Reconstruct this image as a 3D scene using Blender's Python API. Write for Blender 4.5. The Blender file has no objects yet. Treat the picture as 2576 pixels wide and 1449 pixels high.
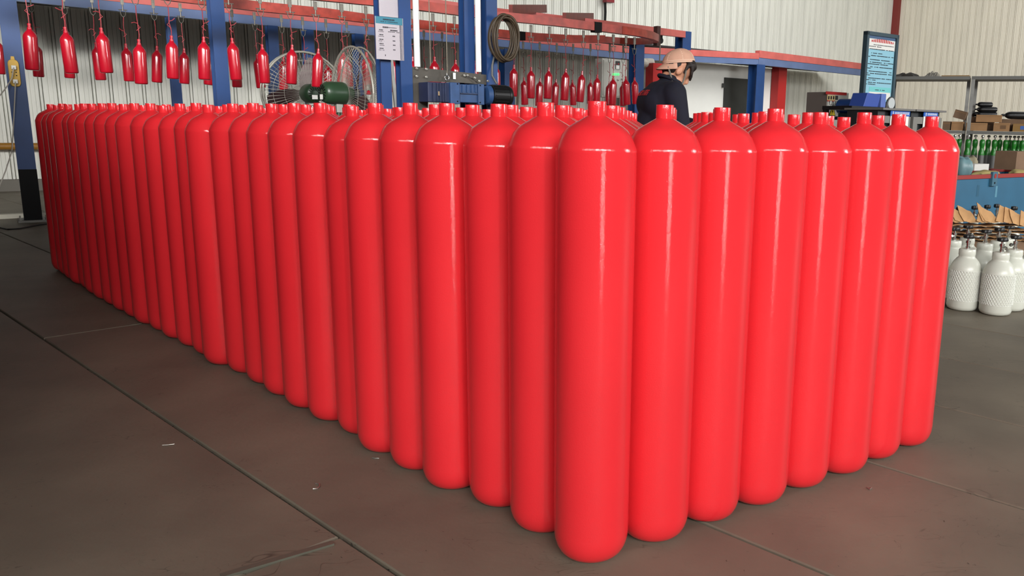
import bpy, bmesh, math, random
from mathutils import Vector, Matrix, Quaternion
random.seed(7)
scene = bpy.context.scene
COL = scene.collection
PI = math.pi

# ------------------------------------------------------------------ camera
FPX = 2061.342
PITCH, ROLL, HC = math.radians(11.2845), math.radians(1.282315), 1.2482
PPX, PPY = 1288 + 295.0, 724.5
cp, sp, cr, sr = math.cos(PITCH), math.sin(PITCH), math.cos(ROLL), math.sin(ROLL)
_r, _f, _u = Vector((1, 0, 0)), Vector((0, cp, -sp)), Vector((0, sp, cp))
AXR, AXU, AXF = cr * _r + sr * _u, -sr * _r + cr * _u, _f
CAM = Vector((0, 0, HC))
camd = bpy.data.cameras.new('camera')
cam = bpy.data.objects.new('camera', camd)
COL.objects.link(cam)
m = Matrix.Identity(4)
for i in range(3):
    m[i][0], m[i][1], m[i][2], m[i][3] = AXR[i], AXU[i], -AXF[i], CAM[i]
cam.matrix_world = m
camd.sensor_fit = 'HORIZONTAL'
camd.sensor_width = 36
camd.lens = FPX / 2576 * 36
camd.shift_x = -295.0 / 2576
camd.clip_end = 200
scene.camera = cam

# ------------------------------------------------------------------ light and exposure
w = bpy.data.worlds.new('world')
scene.world = w
w.use_nodes = True
w.node_tree.nodes['Background'].inputs[0].default_value = (0.86, 0.93, 1, 1)
w.node_tree.nodes['Background'].inputs[1].default_value = 0.05
vs = scene.view_settings
vs.view_transform = 'Standard'
vs.look = 'None'
vs.gamma = 1
vs.use_curve_mapping = False
vs.exposure = -0.07


def area(name, loc, target, sx, sy, power, col=(1, 1, 1), spread=180):
    d = bpy.data.lights.new(name, 'AREA')
    d.shape = 'RECTANGLE'
    d.size, d.size_y, d.energy, d.color = sx, sy, power, col
    d.spread = math.radians(spread)
    o = bpy.data.objects.new(name, d)
    COL.objects.link(o)
    o.location = loc
    o.rotation_euler = (Vector(target) - Vector(loc)).to_track_quat('-Z', 'Y').to_euler()
    return o


area('daylight_high_window_left', (-3.2, -5.4, 4.7), (-1.2, 3, 0.6), 4.4, 1.2, 84, (1, 0.985, 0.96), 110)
area('daylight_gap', (2.0, -2.9, 1.15), (0.5, 3, 0.9), 0.10, 2.2, 50, (1, 0.985, 0.96))
area('daylight_high_window', (5.2, -5.6, 5.0), (2.9, 5, 0.9), 11.0, 1.5, 350, (1, 0.99, 0.97), 80)
area('daylight_beam_left', (-2.4, -4.8, 5.9), (-5.8, 13.0, 1.7), 5.0, 1.4, 205, (1, 0.99, 0.97), 40)
area('skylight_far', (6.4, 15.0, 6.9), (8.5, 19.5, 2.2), 9, 4, 1500, (1, 1, 0.98))
area('window_side', (11.5, 5.0, 3.6), (4.0, 9.5, 1.4), 4.0, 2.6, 560)

scene.cycles.use_denoising = True
scene.cycles.max_bounces = 6
scene.cycles.diffuse_bounces = 3
scene.cycles.glossy_bounces = 3
scene.cycles.sample_clamp_indirect = 4

# ------------------------------------------------------------------ helpers
UD, ND, ZD = Vector((0.7924, 0.61, 0)), Vector((-0.61, 0.7924, 0)), Vector((0, 0, 1))


def ray(px, py):
    return AXR * ((px - PPX) / FPX) - AXU * ((py - PPY) / FPX) + AXF


def PN(px, py, n):
    d = ray(px, py)
    return CAM + d * (n / d.dot(ND))


def PY(px, py, Y):
    d = ray(px, py)
    return CAM + d * (Y / d.y)


def PF(px, py, z=0.0):
    d = ray(px, py)
    return CAM + d * ((z - HC) / d.z)


def s2l(c):
    return tuple(((x / 255) / 12.92 if x / 255 <= 0.04045 else ((x / 255 + 0.055) / 1.055) ** 2.4) for x in c)


MATS = {}


def mat(name, rgb, rough=0.5, metal=0.0, var=0.0, scale=6.0, bump=0.0, bscale=60.0, spec=0.5, coat=0.0,
        alpha=None, stretch=(1, 1, 1), emit=0.0, trans=0.0, rgb2=None):
    """procedural principled material; rgb in sRGB 0-255"""
    if name in MATS:
        return MATS[name]
    mt = bpy.data.materials.new(name)
    mt.use_nodes = True
    nt = mt.node_tree
    b = nt.nodes['Principled BSDF']
    c = s2l(rgb)
    b.inputs['Base Color'].default_value = (*c, 1)
    b.inputs['Roughness'].default_value = rough
    b.inputs['Metallic'].default_value = metal
    b.inputs['Specular IOR Level'].default_value = spec
    b.inputs['Coat Weight'].default_value = coat
    if trans:
        b.inputs['Transmission Weight'].default_value = trans
    if emit:
        b.inputs['Emission Color'].default_value = (*c, 1)
        b.inputs['Emission Strength'].default_value = emit
    tc = nt.nodes.new('ShaderNodeTexCoord')
    mp = nt.nodes.new('ShaderNodeMapping')
    mp.inputs['Scale'].default_value = stretch
    nt.links.new(tc.outputs['Object'], mp.inputs['Vector'])
    if var > 0:
        no = nt.nodes.new('ShaderNodeTexNoise')
        no.inputs['Scale'].default_value = scale
        no.inputs['Detail'].default_value = 5
        nt.links.new(mp.outputs[0], no.inputs['Vector'])
        mx = nt.nodes.new('ShaderNodeMix')
        mx.data_type = 'RGBA'
        lo = s2l(rgb2) if rgb2 else tuple(x * (1 - var) for x in c)
        hi = c if rgb2 else tuple(min(1, x * (1 + var)) for x in c)
        mx.inputs[6].default_value = (*lo, 1)
        mx.inputs[7].default_value = (*hi, 1)
        rp = nt.nodes.new('ShaderNodeMapRange')
        rp.inputs['From Min'].default_value = 0.3
        rp.inputs['From Max'].default_value = 0.7
        nt.links.new(no.outputs['Fac'], rp.inputs[0])
        nt.links.new(rp.outputs[0], mx.inputs[0])
        nt.links.new(mx.outputs[2], b.inputs['Base Color'])
    if bump > 0:
        nb = nt.nodes.new('ShaderNodeTexNoise')
        nb.inputs['Scale'].default_value = bscale
        nb.inputs['Detail'].default_value = 3
        nt.links.new(mp.outputs[0], nb.inputs['Vector'])
        bp = nt.nodes.new('ShaderNodeBump')
        bp.inputs['Strength'].default_value = bump
        bp.inputs['Distance'].default_value = 0.004
        nt.links.new(nb.outputs['Fac'], bp.inputs['Height'])
        nt.links.new(bp.outputs[0], b.inputs['Normal'])
        if coat:
            b.inputs['Coat Roughness'].default_value = 0.045
            nt.links.new(bp.outputs[0], b.inputs['Coat Normal'])
    MATS[name] = mt
    return mt


class MB:
    def __init__(s):
        s.v, s.f = [], []

    def add(s, vs_, fs):
        o = len(s.v)
        s.v += [Vector(p) for p in vs_]
        s.f += [tuple(i + o for i in f) for f in fs]
        return s

    def box(s, c, hx, hy, hz, ax=None):
        X, Y, Z = ax or (Vector((1, 0, 0)), Vector((0, 1, 0)), ZD)
        c = Vector(c)
        vs_ = [c + X * (hx * i) + Y * (hy * j) + Z * (hz * k) for i in (-1, 1) for j in (-1, 1) for k in (-1, 1)]
        return s.add(vs_, [(0, 1, 3, 2), (4, 6, 7, 5), (0, 4, 5, 1), (2, 3, 7, 6), (0, 2, 6, 4), (1, 5, 7, 3)])

    def ubox(s, c, hu, hn, hz):
        return s.box(c, hu, hn, hz, (UD, ND, ZD))

    def tube(s, pts, r, seg=8, cap=True):
        pts = [Vector(p) for p in pts]
        rs = r if isinstance(r, (list, tuple)) else [r] * len(pts)
        n = len(pts)
        t0 = (pts[1] - pts[0]).normalized()
        a = t0.orthogonal().normalized()
        rings = []
        for i, p in enumerate(pts):
            t = (pts[min(i + 1, n - 1)] - pts[max(i - 1, 0)])
            t = t.normalized() if t.length > 1e-9 else t0
            a = (a - t * a.dot(t))
            a = a.normalized() if a.length > 1e-6 else t.orthogonal().normalized()
            bb = t.cross(a)
            rings.append([p + (a * math.cos(2 * PI * k / seg) + bb * math.sin(2 * PI * k / seg)) * rs[i] for k in range(seg)])
        vs_ = [q for rg in rings for q in rg]
        fs = [(i * seg + k, i * seg + (k + 1) % seg, (i + 1) * seg + (k + 1) % seg, (i + 1) * seg + k) for i in range(n - 1) for k in range(seg)]
        if cap:
            fs += [tuple(reversed(range(seg))), tuple(range((n - 1) * seg, n * seg))]
        return s.add(vs_, fs)

    def lathe(s, prof, seg=32, o=(0, 0, 0), ax=None, cap=True):
        X, Y, Z = ax or (Vector((1, 0, 0)), Vector((0, 1, 0)), ZD)
        o = Vector(o)
        vs_ = [o + (X * math.cos(2 * PI * k / seg) + Y * math.sin(2 * PI * k / seg)) * r + Z * z for r, z in prof for k in range(seg)]
        n = len(prof)
        fs = [(i * seg + k, i * seg + (k + 1) % seg, (i + 1) * seg + (k + 1) % seg, (i + 1) * seg + k) for i in range(n - 1) for k in range(seg)]
        if cap:
            fs += [tuple(reversed(range(seg))), tuple(range((n - 1) * seg, n * seg))]
        return s.add(vs_, fs)

    def sweep(s, path, wd, hg, up=ZD):
        """rectangular section swept along a path (bottom of the section on the path)"""
        pts = [Vector(p) for p in path]
        n = len(pts)
        vs_ = []
        for i, p in enumerate(pts):
            t = (pts[min(i + 1, n - 1)] - pts[max(i - 1, 0)]).normalized()
            sd = t.cross(up).normalized()
            u2 = sd.cross(t).normalized()
            vs_ += [p - sd * wd / 2, p + sd * wd / 2, p + sd * wd / 2 + u2 * hg, p - sd * wd / 2 + u2 * hg]
        fs = [(i * 4 + k, i * 4 + (k + 1) % 4, i * 4 + 4 + (k + 1) % 4, i * 4 + 4 + k) for i in range(n - 1) for k in range(4)]
        fs += [(3, 2, 1, 0), tuple(range((n - 1) * 4, n * 4))]
        return s.add(vs_, fs)

    def prism(s, poly, o, X, Y, Z, th):
        """polygon given in (x,y) extruded th along Z"""
        o = Vector(o)
        n = len(poly)
        vs_ = [o + X * a + Y * b for a, b in poly] + [o + X * a + Y * b + Z * th for a, b in poly]
        fs = [tuple(reversed(range(n))), tuple(range(n, 2 * n))] + [(i, (i + 1) % n, n + (i + 1) % n, n + i) for i in range(n)]
        return s.add(vs_, fs)

    def mesh(s, name, inv=None):
        me = bpy.data.meshes.new(name)
        me.from_pydata([(inv @ p) if inv is not None else p for p in s.v], [], s.f)
        me.update()
        bm = bmesh.new()
        bm.from_mesh(me)
        bmesh.ops.recalc_face_normals(bm, faces=bm.faces)
        bm.to_mesh(me)
        bm.free()
        return me


ROOTM = {}


def link(name, me, material, parent=None, smooth=None):
    o = bpy.data.objects.new(name, me)
    COL.objects.link(o)
    if material and not me.materials:
        me.materials.append(material)
    if smooth is not None and not me.get('sm'):
        me.shade_smooth()
        me.set_sharp_from_angle(angle=math.radians(smooth))
        me['sm'] = 1
    if parent is not None:
        o.parent = parent
        if parent.name in ROOTM:
            ROOTM[o.name] = ROOTM[parent.name]
    return o


def part(name, mb, material, parent=None, smooth=None, bevel=0):
    inv = ROOTM[parent.name].inverted() if parent is not None and parent.name in ROOTM else None
    o = link(name, mb.mesh(name, inv), material, parent, smooth)
    if bevel:
        md = o.modifiers.new('bevel', 'BEVEL')
        md.width = bevel
        md.segments = 2
        md.limit_method = 'ANGLE'
    return o


def thing(name, label, cat, loc=(0, 0, 0), group=None, M=None):
    o = bpy.data.objects.new(name, None)
    COL.objects.link(o)
    o.empty_display_size = 0.1
    M = M or Matrix.Translation(Vector(loc))
    o.matrix_world = M
    ROOTM[o.name] = M
    return tag(o, label, cat, group)


def tag(o, label, cat, group=None, kind=None):
    o['label'] = label
    if cat:
        o['category'] = cat
    if group:
        o['group'] = group
    if kind:
        o['kind'] = kind
    return o


def solo(name, mb, material, label, cat, group=None, kind=None, smooth=None, bevel=0):
    """a thing that is one mesh: origin at its lowest centre"""
    c = sum(mb.v, Vector()) / len(mb.v)
    c.z = min(p.z for p in mb.v)
    me = mb.mesh(name, Matrix.Translation(-c))
    o = link(name, me, material, None, smooth)
    o.location = c
    if bevel:
        md = o.modifiers.new('bevel', 'BEVEL')
        md.width = bevel
        md.segments = 2
        md.limit_method = 'ANGLE'
    return tag(o, label, cat, group, kind)


def struct(name, mb, material, label=None, smooth=None):
    o = link(name, mb.mesh(name), material, None, smooth)
    o['kind'] = 'structure'
    if label:
        o['label'] = label
    return o


ORDS = 'first second third fourth fifth sixth seventh eighth ninth tenth eleventh twelfth thirteenth fourteenth fifteenth sixteenth seventeenth eighteenth nineteenth twentieth'.split()


def od(i):
    if i <= 20:
        return ORDS[i - 1]
    return {1: 'twenty-first', 2: 'twenty-second', 3: 'twenty-third', 4: 'twenty-fourth', 5: 'twenty-fifth', 6: 'twenty-sixth', 7: 'twenty-seventh', 8: 'twenty-eighth', 9: 'twenty-ninth'}[i - 20]


def stuff(o):
    o['kind'] = 'stuff'
    return o


def text_mesh(body, size, align='CENTER'):
    cu = bpy.data.curves.new('txt', 'FONT')
    cu.body = body
    cu.size = size
    cu.align_x = align
    cu.align_y = 'CENTER'
    cu.resolution_u = 2
    cu.extrude = 0.0006
    o = bpy.data.objects.new('txt', cu)
    COL.objects.link(o)
    dg = bpy.context.evaluated_depsgraph_get()
    me = bpy.data.meshes.new_from_object(o.evaluated_get(dg))
    bpy.data.objects.remove(o)
    return me


def text_part(name, body, size, o, X, Y, material, parent, align='CENTER'):
    """flat lettering laid on the plane through o spanned by X and Y"""
    me = text_mesh(body, size, align)
    Z = X.cross(Y).normalized()
    M = Matrix(((X.x, Y.x, Z.x, o.x), (X.y, Y.y, Z.y, o.y), (X.z, Y.z, Z.z, o.z), (0, 0, 0, 1)))
    inv = ROOTM[parent.name].inverted() if parent.name in ROOTM else Matrix.Identity(4)
    me.transform(inv @ M)
    me.materials.clear()
    return link(name, me, material, parent)


# ------------------------------------------------------------------ materials
RED = mat('red_gloss_paint', (230, 42, 50), 0.55, bump=0.10, bscale=260, var=0.03, scale=3, spec=0.12, coat=0.9)
REDH = mat('red_wet_paint', (168, 14, 34), 0.3, bump=0.05, bscale=80, spec=0.4, coat=1.0)
WIRE = mat('red_coated_wire', (150, 55, 60), 0.5)
HOOKM = mat('dull_hook_steel', (120, 116, 108), 0.5, 0.6, var=0.3, scale=30)
RAILR = mat('worn_red_rail_paint', (160, 60, 48), 0.42, var=0.3, scale=9, bump=0.3, bscale=25)
PINK = mat('faded_red_beam_paint', (188, 92, 86), 0.5, var=0.15, scale=4)
BLUEP = mat('blue_steel_paint', (24, 60, 112), 0.45, var=0.15, scale=3)
BLUEB = mat('pale_blue_beam_paint', (86, 104, 142), 0.5, var=0.12, scale=3)
BLACKP = mat('black_base_paint', (8, 8, 9), 0.6, spec=0.2)
WALLW = mat('white_corrugated_sheet', (226, 226, 216), 0.55, var=0.10, scale=2.2, stretch=(3, 3, 0.25))
WALLB = mat('cream_corrugated_sheet', (226, 219, 202), 0.6, var=0.10, scale=2.2, stretch=(3, 3, 0.25))
FLOORM = mat('brown_rubbed_floor', (122, 113, 98), 0.6, var=0.22, scale=1.7, bump=0.4, bscale=22, rgb2=(101, 93, 81))
DARKGAP = mat('dark_gap_dirt', (24, 22, 20), 0.9)
GREYM = mat('grey_cabinet_paint', (120, 118, 112), 0.5)
LGREY = mat('light_grey_panel', (196, 196, 188), 0.5)
DGREY = mat('dark_grey_paint', (58, 60, 60), 0.5)
BLK = mat('black_plastic', (18, 18, 19), 0.4)
STEEL = mat('bare_steel', (170, 168, 160), 0.35, 0.8)
GALV = mat('galvanised_angle', (150, 150, 146), 0.45, 0.5, var=0.15, scale=10)
WHITE = mat('white_plastic', (236, 236, 230), 0.5)
PAPER = mat('paper', (176, 170, 176), 0.8)
TEAL = mat('teal_print', (56, 118, 138), 0.7)
INK = mat('dark_ink', (34, 32, 40), 0.8)
REDINK = mat('red_print', (196, 50, 48), 0.7)
YELLOW = mat('yellow_plastic', (206, 164, 62), 0.5)
GREENP = mat('dark_green_enamel', (40, 62, 42), 0.35)
CARD = mat('brown_cardboard', (168, 128, 88), 0.8, var=0.1, scale=8)
CARDD = mat('dull_brown_cardboard', (126, 100, 78), 0.85, var=0.1, scale=8)
WHITECYL = mat('white_gloss_cylinder_paint', (214, 216, 204), 0.3)
NET = mat('clear_plastic_net', (228, 230, 222), 0.35)
CHROME = mat('chrome', (210, 210, 205), 0.18, 1.0)
GREENC = mat('green_cylinder_paint', (34, 118, 36), 0.3)
GREYC = mat('grey_cylinder_paint', (92, 92, 90), 0.45)
BINB = mat('blue_bin_paint', (42, 96, 126), 0.5, var=0.08, scale=5)
NAVY = mat('navy_cloth', (16, 17, 34), 0.85, var=0.2, scale=20)
SKIN = mat('skin', (206, 148, 118), 0.5)
HAIR = mat('dark_brown_hair', (34, 24, 20), 0.6, bump=0.5, bscale=150)
CAPM = mat('pale_peach_cap_cloth', (206, 160, 136), 0.8, var=0.06, scale=20)
MASK = mat('grey_mask_strap', (120, 116, 106), 0.8)



def add_scuffs(mt):
    """thin dark scratch marks and fine mottling over the base colour"""
    nt = mt.node_tree
    b = nt.nodes['Principled BSDF']
    src = b.inputs['Base Color'].links[0].from_socket
    geo = nt.nodes.new('ShaderNodeNewGeometry')
    mp = nt.nodes.new('ShaderNodeMapping')
    mp.inputs['Scale'].default_value = (1.0, 2.2, 1.0)
    mp.inputs['Rotation'].default_value = (0, 0, 0.5)
    nt.links.new(geo.outputs['Position'], mp.inputs['Vector'])
    last = src
    for sc, wdt, dk, msc in ((3.2, 0.006, 0.45, 1.7), (7.5, 0.007, 0.55, 3.1)):
        no = nt.nodes.new('ShaderNodeTexNoise')
        no.inputs['Scale'].default_value = sc
        no.inputs['Detail'].default_value = 2
        no.inputs['Distortion'].default_value = 1.2
        nt.links.new(mp.outputs[0], no.inputs['Vector'])
        s1 = nt.nodes.new('ShaderNodeMath')
        s1.operation = 'SUBTRACT'
        s1.inputs[1].default_value = 0.5
        nt.links.new(no.outputs['Fac'], s1.inputs[0])
        s2 = nt.nodes.new('ShaderNodeMath')
        s2.operation = 'ABSOLUTE'
        nt.links.new(s1.outputs[0], s2.inputs[0])
        mr = nt.nodes.new('ShaderNodeMapRange')
        mr.inputs['From Min'].default_value = 0.0
        mr.inputs['From Max'].default_value = wdt
        mr.inputs['To Min'].default_value = 1.0
        mr.inputs['To Max'].default_value = 0.0
        nt.links.new(s2.outputs[0], mr.inputs[0])
        nm = nt.nodes.new('ShaderNodeTexNoise')
        nm.inputs['Scale'].default_value = msc
        nm.inputs['Detail'].default_value = 6
        nt.links.new(geo.outputs['Position'], nm.inputs['Vector'])
        mk_ = nt.nodes.new('ShaderNodeMapRange')
        mk_.inputs['From Min'].default_value = 0.54
        mk_.inputs['From Max'].default_value = 0.62
        nt.links.new(nm.outputs['Fac'], mk_.inputs[0])
        ml = nt.nodes.new('ShaderNodeMath')
        ml.operation = 'MULTIPLY'
        nt.links.new(mr.outputs[0], ml.inputs[0])
        nt.links.new(mk_.outputs[0], ml.inputs[1])
        mx = nt.nodes.new('ShaderNodeMix')
        mx.data_type = 'RGBA'
        mx.blend_type = 'MULTIPLY'
        nt.links.new(ml.outputs[0], mx.inputs[0])
        nt.links.new(last, mx.inputs[6])
        mx.inputs[7].default_value = (dk, dk, dk, 1)
        last = mx.outputs[2]
    nt.links.new(last, b.inputs['Base Color'])


add_scuffs(FLOORM)
# ------------------------------------------------------------------ the setting: floor
fa = math.radians(138.5)
VD = Vector((math.cos(fa), math.sin(fa), 0))
WD = Vector((-VD.y, VD.x, 0)) * -1
if WD.y < 0:
    WD = -WD
PW, PL, GAP = 0.841, 4.8, 0.006
fl = MB()
fl.box(VD * 8 + WD * 7.5 + ZD * -0.07, 18, 15, 0.05, (VD, WD, ZD))
floor = struct('floor', fl, DARKGAP, 'dark bed under the brown floor plates')
pm = MB()
hx, hy = PL / 2 - GAP, PW / 2 - GAP
b_ = 0.004
pm.add([(-hx, -hy, -0.02), (hx, -hy, -0.02), (hx, hy, -0.02), (-hx, hy, -0.02),
        (-hx, -hy, -b_), (hx, -hy, -b_), (hx, hy, -b_), (-hx, hy, -b_),
        (-hx + b_, -hy + b_, 0), (hx - b_, -hy + b_, 0), (hx - b_, hy - b_, 0), (-hx + b_, hy - b_, 0)],
       [(0, 1, 5, 4), (1, 2, 6, 5), (2, 3, 7, 6), (3, 0, 4, 7), (4, 5, 9, 8), (5, 6, 10, 9), (6, 7, 11, 10), (7, 4, 8, 11), (8, 9, 10, 11), (3, 2, 1, 0)])
pme = pm.mesh('floor_plate')
RF = Matrix(((VD.x, WD.x, 0), (VD.y, WD.y, 0), (0, 0, 1)))
for j in range(-9, 25):
    wc = 1.148 + PW * j + PW / 2
    off = 2.165 if j < 0 else 0.6 + 1.9 * (j % 2)
    for i in range(-2, 4):
        vc = off + PL * i + PL / 2
        o = link('floor_plate', pme, FLOORM, floor)
        o.matrix_local = Matrix.Translation(VD * vc + WD * wc) @ RF.to_4x4()

# steel strip lying in the cross joint, lower left
st = MB()
p0, p1 = PF(556, 1452), PF(838, 1368)
st.sweep([p0 + ZD * -0.004, p1 + ZD * -0.004], 0.022, 0.010)
solo('joint_strip', st, mat('grey_green_steel', (104, 104, 92), 0.5, 0.3), 'greyish steel strip set in the floor joint, lower left', 'metal strip')

# debris in the joints (nobody could count it)
db = MB()
cyl_zone = lambda p: p.dot(UD) > 1.05 and 1.6 < p.dot(ND) < 9 and p.dot(UD) < 3.4
for j in (0, 1, 2, 3):
    wc = 1.148 + PW * j
    for k in range(260):
        v_ = random.uniform(-1.6, 5.0)
        p = VD * v_ + WD * (wc + random.uniform(-0.006, 0.006)) + ZD * random.uniform(-0.018, -0.006)
        d = Vector((random.uniform(-1, 1), random.uniform(-1, 1), random.uniform(-0.2, 0.35))).normalized()
        L = random.uniform(0.003, 0.012)
        q = d.orthogonal().normalized() * random.uniform(0.0006, 0.0016)
        if not cyl_zone(p):
            db.add([p - d * L - q, p + d * L - q, p + d * L + q, p - d * L + q], [(0, 1, 2, 3)])
for k in range(150):
    p = PF(random.uniform(60, 2560), random.uniform(900, 1445), 0.001)
    a = random.uniform(0, PI)
    d = Vector((math.cos(a), math.sin(a), 0.1)) * random.uniform(0.001, 0.004)
    q = Vector((-math.sin(a), math.cos(a), 0)) * random.uniform(0.0005, 0.0012)
    if not cyl_zone(p):
        db.add([p - d - q, p + d - q, p + d + q, p - d + q], [(0, 1, 2, 3)])
o = solo('swarf_debris', db, mat('pale_swarf', (66, 60, 52), 0.6, var=0.8, scale=150), 'fine metal swarf caught in the floor joints', None, kind='stuff')
for nm, pts, lab in [
    ('metal_shaving', [(787, 1230), (798, 1229), (804, 1224), (803, 1217), (794, 1216)], 'curled silver metal shaving on the floor left of the cylinders'),
    ('metal_shaving', [(408, 1120), (424, 1119), (439, 1117)], 'straight pale metal sliver on the floor, far left of the joint'),
    ('metal_shaving', [(936, 1151), (944, 1153), (954, 1153)], 'small bent metal sliver at the foot of the left cylinder face'),
    ('metal_shaving', [(2180, 1226), (2188, 1231), (2193, 1227)], 'small curled metal chip on the floor right of the cylinders')]:
    mb = MB().tube([PF(x, y, 0.003) for x, y in pts], 0.0022, 6)
    solo(nm, mb, STEEL, lab, 'shaving', smooth=60)

# ------------------------------------------------------------------ the setting: walls and roof
NW, UC, ZC = 16.4, 22.9, 7.2            # back wall distance, corner position, roof height


def wall_panel(width, ribs, amp=0.05):
    """corrugated sheet: x across, y = depth, z up"""
    n = ribs
    prof = []
    p = width / n
    for i in range(n):
        x = i * p
        prof += [(x, 0), (x + p * 0.24, 0), (x + p * 0.25, 0.008), (x + p * 0.26, 0), (x + p * 0.49, 0), (x + p * 0.50, 0.008), (x + p * 0.51, 0),
                 (x + p * 0.70, 0), (x + p * 0.715, amp), (x + p * 0.755, amp), (x + p * 0.77, 0), (x + p * 0.90, 0), (x + p * 0.915, amp), (x + p * 0.945, amp), (x + p * 0.96, 0)]
    prof.append((width, 0))
    mb = MB()
    vs_ = []
    for x, y in prof:
        vs_ += [(x, y, 0), (x, y, ZC)]
    fs = [(2 * i, 2 * i + 2, 2 * i + 3, 2 * i + 1) for i in range(len(prof) - 1)]
    mb.add(vs_, fs)
    return mb.mesh('wall_sheet')


bw = MB()
bw.ubox(UD * (UC / 2 - 2.7) + ND * (NW + 0.2) + ZD * (ZC / 2), UC / 2 + 2.7, 0.1, ZC / 2)
wall_back = struct('wall_back', bw, WALLW)
wpm = wall_panel(0.96, 4)
RU = Matrix(((UD.x, ND.x, 0), (UD.y, ND.y, 0), (0, 0, 1)))
k = 0
u_ = -5.28
while u_ < UC - 0.1:
    o = link('wall_sheet', wpm, WALLW, wall_back)
    o.matrix_local = Matrix.Translation(UD * u_ + ND * NW) @ RU.to_4x4()
    u_ += 0.96
corner = UD * UC + ND * NW
rdir = Vector((0.66, -0.751, 0)).normalized()
rn = Vector((-rdir.y, rdir.x, 0))       # away from the room
rw = MB()
rw.box(corner + rdir * 9 + rn * 0.2 + ZD * ZC / 2, 9, 0.1, ZC / 2, (rdir, rn, ZD))
wall_right = struct('wall_right', rw, WALLB)
wpr = wall_panel(0.96, 5, 0.03)
RR = Matrix(((rdir.x, rn.x, 0), (rdir.y, rn.y, 0), (0, 0, 1)))
for i in range(19):
    o = link('wall_sheet', wpr, WALLB, wall_right)
    o.matrix_local = Matrix.Translation(corner + rdir * (0.96 * i)) @ RR.to_4x4()
tr = MB()
tr.box(corner - UD * 0.02 - ND * 0.1 + ZD * ZC / 2, 0.1, 0.1, ZC / 2, (UD, ND, ZD))
struct('trim_1', tr, mat('brick_red_trim', (128, 44, 40), 0.5), 'red vertical trim in the wall corner')
# left end, side and front walls (behind the camera), roof, added shade panel
lw = MB()
lw.ubox(UD * -5.4 + ND * 9.5 + ZD * ZC / 2, 0.1, 7.0, ZC / 2)
struct('wall_left', lw, mat('grey_sheet_wall', (70, 70, 70), 0.7))
pt_ = MB()
pt_.ubox(UD * -0.75 + ND * 6.0 + ZD * 1.25, 0.06, 3.8, 1.25)  # added out of view, only to shade the far-left floor and cylinders
struct('added_shade_panel', pt_, mat('dark_shade_panel', (44, 42, 42), 0.7), 'unseen dark panel added to shade the left of the hall')
ce = MB()
ce.box(Vector((3, 9, ZC + 0.1)), 24, 22, 0.1)
struct('ceiling', ce, mat('grey_roof_sheet', (120, 120, 118), 0.8))
fw_ = MB()
fw_.box((-6.6, -7.0, ZC / 2), 6.6, 0.1, ZC / 2)
fw_.box((13.5, -7.0, ZC / 2), 7.2, 0.1, ZC / 2)
fw_.box((3.2, -7.0, 6.7), 3.2, 0.1, 0.5)
struct('wall_front', fw_, MATS['grey_sheet_wall'])
# low dark plinth and yellow pipe along the back wall
bb = MB()
bb.ubox(UD * 8 + ND * (NW - 0.12) + ZD * 0.09, 13, 0.08, 0.09)
struct('baseboard_back', bb, mat('grey_concrete_plinth', (110, 106, 98), 0.8))
p0 = PN(-20, 368, NW - 0.15)
yp = MB().tube([p0 - UD * 1.2, p0 + UD * 9], 0.055, 12)
solo('gas_pipe', yp, mat('ochre_pipe_paint', (150, 104, 30), 0.5), 'ochre yellow pipe along the corrugated wall, far left', 'pipe', smooth=40)
cb = MB()
cb.sweep([PF(-60, 553) , PF(330, 533)], 0.12, 0.05)
solo('kerb', cb, mat('pale_kerb', (190, 186, 172), 0.8), 'pale low kerb strip on the floor behind the blue column', 'kerb')

# ------------------------------------------------------------------ canopy (booth) in front of the back wall
NC = 13.9
pathB = [(-120, -12), (37, 3), (406, 40), (800, 77), (1240, 116), (1570, 149), (1904, 163)]
pts = [PN(x, y, NC) for x, y in pathB]
zc = sum(p.z for p in pts) / len(pts)
A_, B_ = PN(-120, -8, NC), PN(1904, 163, NC)
dR = (PY(2172, 191, 23.4) - B_)
can = thing('canopy', 'long blue and faded red steel canopy along the back wall', 'canopy', (B_.x, B_.y, 0))
part('lower_beam', MB().sweep(pts, 0.10, 0.125), BLUEB, can)
part('upper_beam', MB().sweep([p + ZD * 0.126 for p in pts], 0.12, 0.13), PINK, can)
C_ = B_ + dR
part('lower_beam', MB().sweep([B_, C_], 0.10, 0.16), BLUEB, can)
part('upper_beam', MB().sweep([B_ + ZD * 0.161, C_ + ZD * 0.161], 0.12, 0.16), PINK, can)
rf = MB()
top = 0.2
back = lambda p: p + ND * max(0.05, (NW - 0.1 - p.dot(ND)))
quad = [A_, B_, back(C_), back(A_)]
rf.add([Vector((p.x, p.y, B_.z + top)) for p in (A_, B_, C_, back(C_), back(A_))] + [Vector((p.x, p.y, B_.z + top + 0.03)) for p in (A_, B_, C_, back(C_), back(A_))],
       [(0, 1, 2, 3, 4), (9, 8, 7, 6, 5), (0, 5, 6, 1), (1, 6, 7, 2), (2, 7, 8, 3), (3, 8, 9, 4), (4, 9, 5, 0)])
part('roof_sheet', rf, mat('dark_sheet_roof', (40, 40, 42), 0.7), can)


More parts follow.
